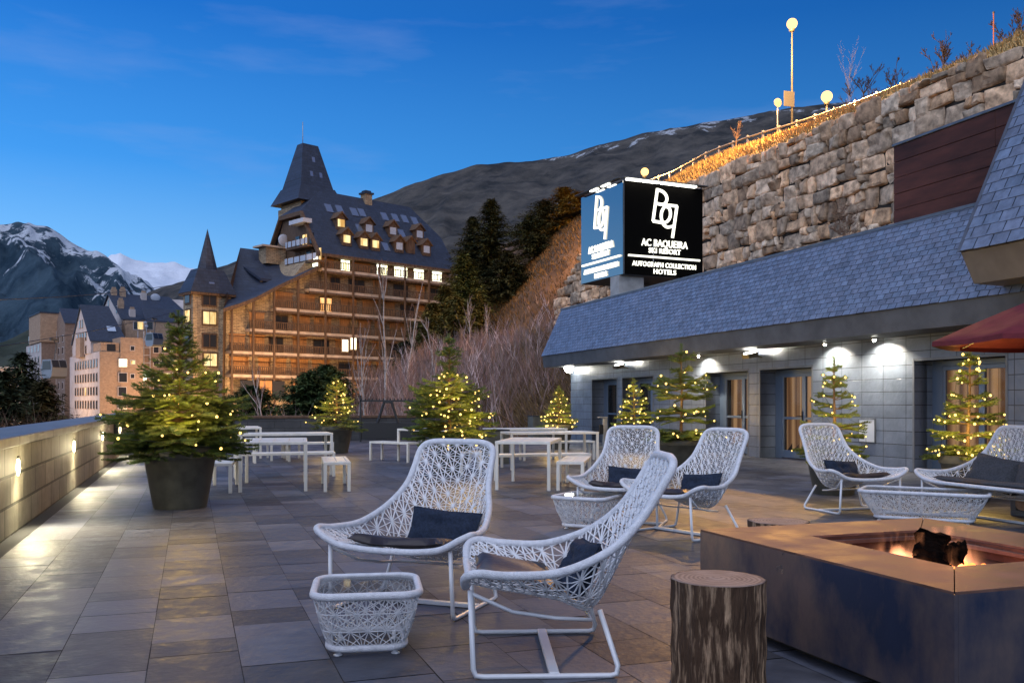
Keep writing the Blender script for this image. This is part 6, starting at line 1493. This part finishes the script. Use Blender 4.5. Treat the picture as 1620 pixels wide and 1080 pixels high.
def bare_tree(u, vtop, Y, lab, seed, mt, tw, zb=None, spread=.26, r0=None, depth=4, name='birch_tree', cat='tree', grp='bare birches', nk=3, lean=0, rmin=.008):
    p = P(u, vtop, Y); z0 = tz(p)-.2 if zb is None else zb; H = p.z-z0; rg = random.Random(seed); th_ = thing(name, lab, cat, (p.x, p.y, z0), 0, grp); tk = MB(); bt = MB(); r0 = r0 or .02+H*.009
    def grow(p0, d, L_, r, lv):
        n = 6; pts = [p0]; dd = d.copy()
        for i in range(n):
            dd = (dd+Vector((rg.uniform(-.10,.10), rg.uniform(-.10,.10), rg.uniform(-.02,.09)))).normalized(); pts.append(pts[-1]+dd*L_/n)
        (tk if lv <= 1 else bt).tube(pts, [lerp(r, r*(.12 if lv == 0 else .3), i/n) for i in range(n+1)], 6 if lv < 2 else 3, cap=False)
        if lv >= depth: return
        for k in range(nk+(7 if lv == 0 else 1)):
            i = rg.randint(2 if lv == 0 else 1, n-1); az = rg.random()*6.283; b_ = Vector((math.cos(az), math.sin(az), 0)); q = (dd*(1-spread)+b_*spread*1.25+Vector((0,0,.16))).normalized(); grow(pts[i], q, L_*rg.uniform(.22, .42)*(1.1-.45*i/n if lv == 0 else 1), max(rmin, min(r*.32, r*(1-.8*i/n))), lv+1)
    grow(Vector((0,0,0)), Vector((lean, rg.uniform(-.05,.05), 1)).normalized(), H*.96, r0, 0)
    tk.build('trunk', mt, th_); bt.build('branches', tw, th_); return th_
tw2 = mat('purple_twig', (.20,.13,.11), .9)
for k, (u, vt, Y, lab, ln) in enumerate(((612, 428, 62, 'tallest white birch, forked high, before the chalet', 0), (585, 520, 58, 'leaning white birch left of the tallest birch', -.12), (640, 455, 64, 'thin white birch right of the tallest one', .06), (672, 545, 52, 'slender pale birch left of the central lit fir', .1), (692, 500, 60, 'pale birch right behind the central lit fir', -.05), (745, 470, 66, 'white birch below the tallest conifers', -.15), (770, 480, 68, 'second birch below the tallest conifers', .02),
      (806, 535, 44, 'forked white birch left of the corner lit fir', .10), (783, 570, 43, 'thin white birch left of the forked one by the stair', -.03), (822, 590, 42, 'short pale birch nearest the hotel corner', 0), (420, 585, 55, 'pale birch rising behind the parapet below the chalet', 0), (560, 545, 64, 'leaning pale birch in front of the chalet windows', .12))):
    bare_tree(u, vt, Y, lab, 200+k, M['birch'], tw2, None if k != 10 else -3.2, lean=ln)
dtw = mat('dry_twig', (.24,.155,.105), .9)
dk = mat('dark_twig', (.045,.033,.028), .9)
for k, (u, vt, t, lab) in enumerate(((1372, 100, 54, 'bare dark tree just right of the frosty little tree'), (1408, 98, 56, 'bare dark tree with a round crown behind the guard rail'), (1502, 72, 55, 'bare dark tree low behind the rail near the right'), (1530, 80, 58, 'small bare dark tree left of the thin mast'), (1602, 22, 56, 'large bare dark tree in the top right corner'), (1625, 40, 54, 'bare dark tree cut by the right edge above the wall'))):
    x = (u-CU)/F; Y = t/(x*cT+sT); s = toTS((x*Y, Y))[1]; bare_tree(u, vt, Y, lab, 230+k, dk, dk, road_z(s)-1.5, spread=.42, nk=5, r0=.13, rmin=.020, name='bare_tree', grp='bare trees above the road')
x = (1361-CU)/F; Y = 62/(x*cT+sT); bare_tree(1361, 84, Y, 'small pale frosty tree beside the right orange lamp', 240, M['birch'], M['birch'], road_z(toTS((x*Y, Y))[1])-.5, spread=.30, r0=.045, nk=6, depth=3, name='bare_tree', grp='bare trees above the road')
x = (1164-CU)/F; Y = 39/(x*cT+sT); s = toTS((x*Y, Y))[1]; bare_tree(1164, 190, Y, 'little bare bush at the top edge of the grass bank', 241, dtw, dtw, road_z(s)-.3, spread=.5, nk=5, depth=3, name='bush', cat='bush', grp=None)
p = P(1345, 300, 31); bare_tree(1345, 305, 31, 'dry brown bush at the foot of the boulder wall', 242, dtw, dtw, None, spread=.58, nk=7, depth=4, r0=.025, rmin=.006, name='bush', cat='bush', grp=None)
# thicket of bare stems: nobody could count it
rg = random.Random(77); b = MB()
def stick(p, h, w, c, lean):
    d = Vector((rg.uniform(-lean, lean), rg.uniform(-lean, lean), 1)).normalized(); a = rg.random()*3.14; s_ = Vector((math.cos(a), math.sin(a), 0))*w; e = p+d*h; m_ = p.lerp(e, .5)+Vector((rg.uniform(-.06,.06)*h, rg.uniform(-.06,.06)*h, 0))
    b.poly([p-s_, p+s_, m_+s_*.6, m_-s_*.6], 0, c); b.poly([m_-s_*.6, m_+s_*.6, e], 0, c)
    for k in range(rg.randint(4, 8)):
        f = rg.uniform(.3, .9); q = p.lerp(e, f); dd = (d+Vector((rg.uniform(-.7,.7), rg.uniform(-.7,.7), rg.uniform(0,.4)))).normalized(); b.poly([q-s_*.5, q+s_*.5, q+dd*h*rg.uniform(.18, .42)], 0, c)
cnt = 0
while cnt < 15000:
    s, t = rg.uniform(34.2, 84), rg.uniform(-4, 33)
    k = fbm(s*.09, t*.09, 3, 3)
    if rg.random() > .55+k: continue
    if t > 15 and s < 40: continue
    z = terr_n(s, t); lit = sstep(2, 10, z)
    if z > 5 and rg.random() < .8: continue
    h = rg.uniform(1.0, 2.9)*(1.25 if z < 2 else .62)*(.55 if rg.random() < .3 else 1)
    r_ = rg.uniform(.55, 1.5); wht = rg.random() < .06
    c = (r_*2.2, r_*2.4, r_*2.6) if wht else (r_*rg.uniform(.9,1.15), r_, r_*rg.uniform(.85,1.1))
    stick(TS(t, s, z-.15), h*(1.3 if wht else 1), rg.uniform(.008, .02)*(1+.01*s), c, .5); cnt += 1
for k in range(2600):
    s, t = rg.uniform(14, 75), rg.uniform(-14, -3); h = rg.uniform(2.6, 4.3); r_ = rg.uniform(.35, 1.0); stick(TS(t, s, -3.4), h, rg.uniform(.008, .02), (r_*1.1, r_, r_*.8), .35)
o = b.build('undergrowth', M['brush']); o["kind"] = 'stuff'
# dry slope grass lit by the road lamps
b = MB()
for k in range(14000):
    s, t = rg.uniform(66, 100), rg.uniform(24, 42); z = terr_n(s, t); h = rg.uniform(.15, .5); a = rg.random()*6.3; dx, dy = math.cos(a)*.06, math.sin(a)*.06; v = rg.uniform(.4, 1.3)
    b.poly([TS(t-dx, s-dy, z-.05), TS(t+dx, s+dy, z-.05), TS(t-rg.uniform(0,.25), s+rg.uniform(-.2,.2), z+h)], 0, (v*.45, v*.36, v*.28))
for k in range(9000):
    s, t = rg.uniform(31.6, 48), rg.uniform(12.5, 22); z = terr_n(s, t); h = rg.uniform(.2, .7); a = rg.random()*6.3; dx, dy = math.cos(a)*.03, math.sin(a)*.03; v = rg.uniform(.25, .8)
    b.poly([TS(t-dx, s-dy, z-.05), TS(t+dx, s+dy, z-.05), TS(t-rg.uniform(0.1,.45), s+rg.uniform(-.2,.2), z+h*.8)], 0, (v, v*.9, v*.9))
o = b.build('grass', M['dry_grass']); o["kind"] = 'stuff'
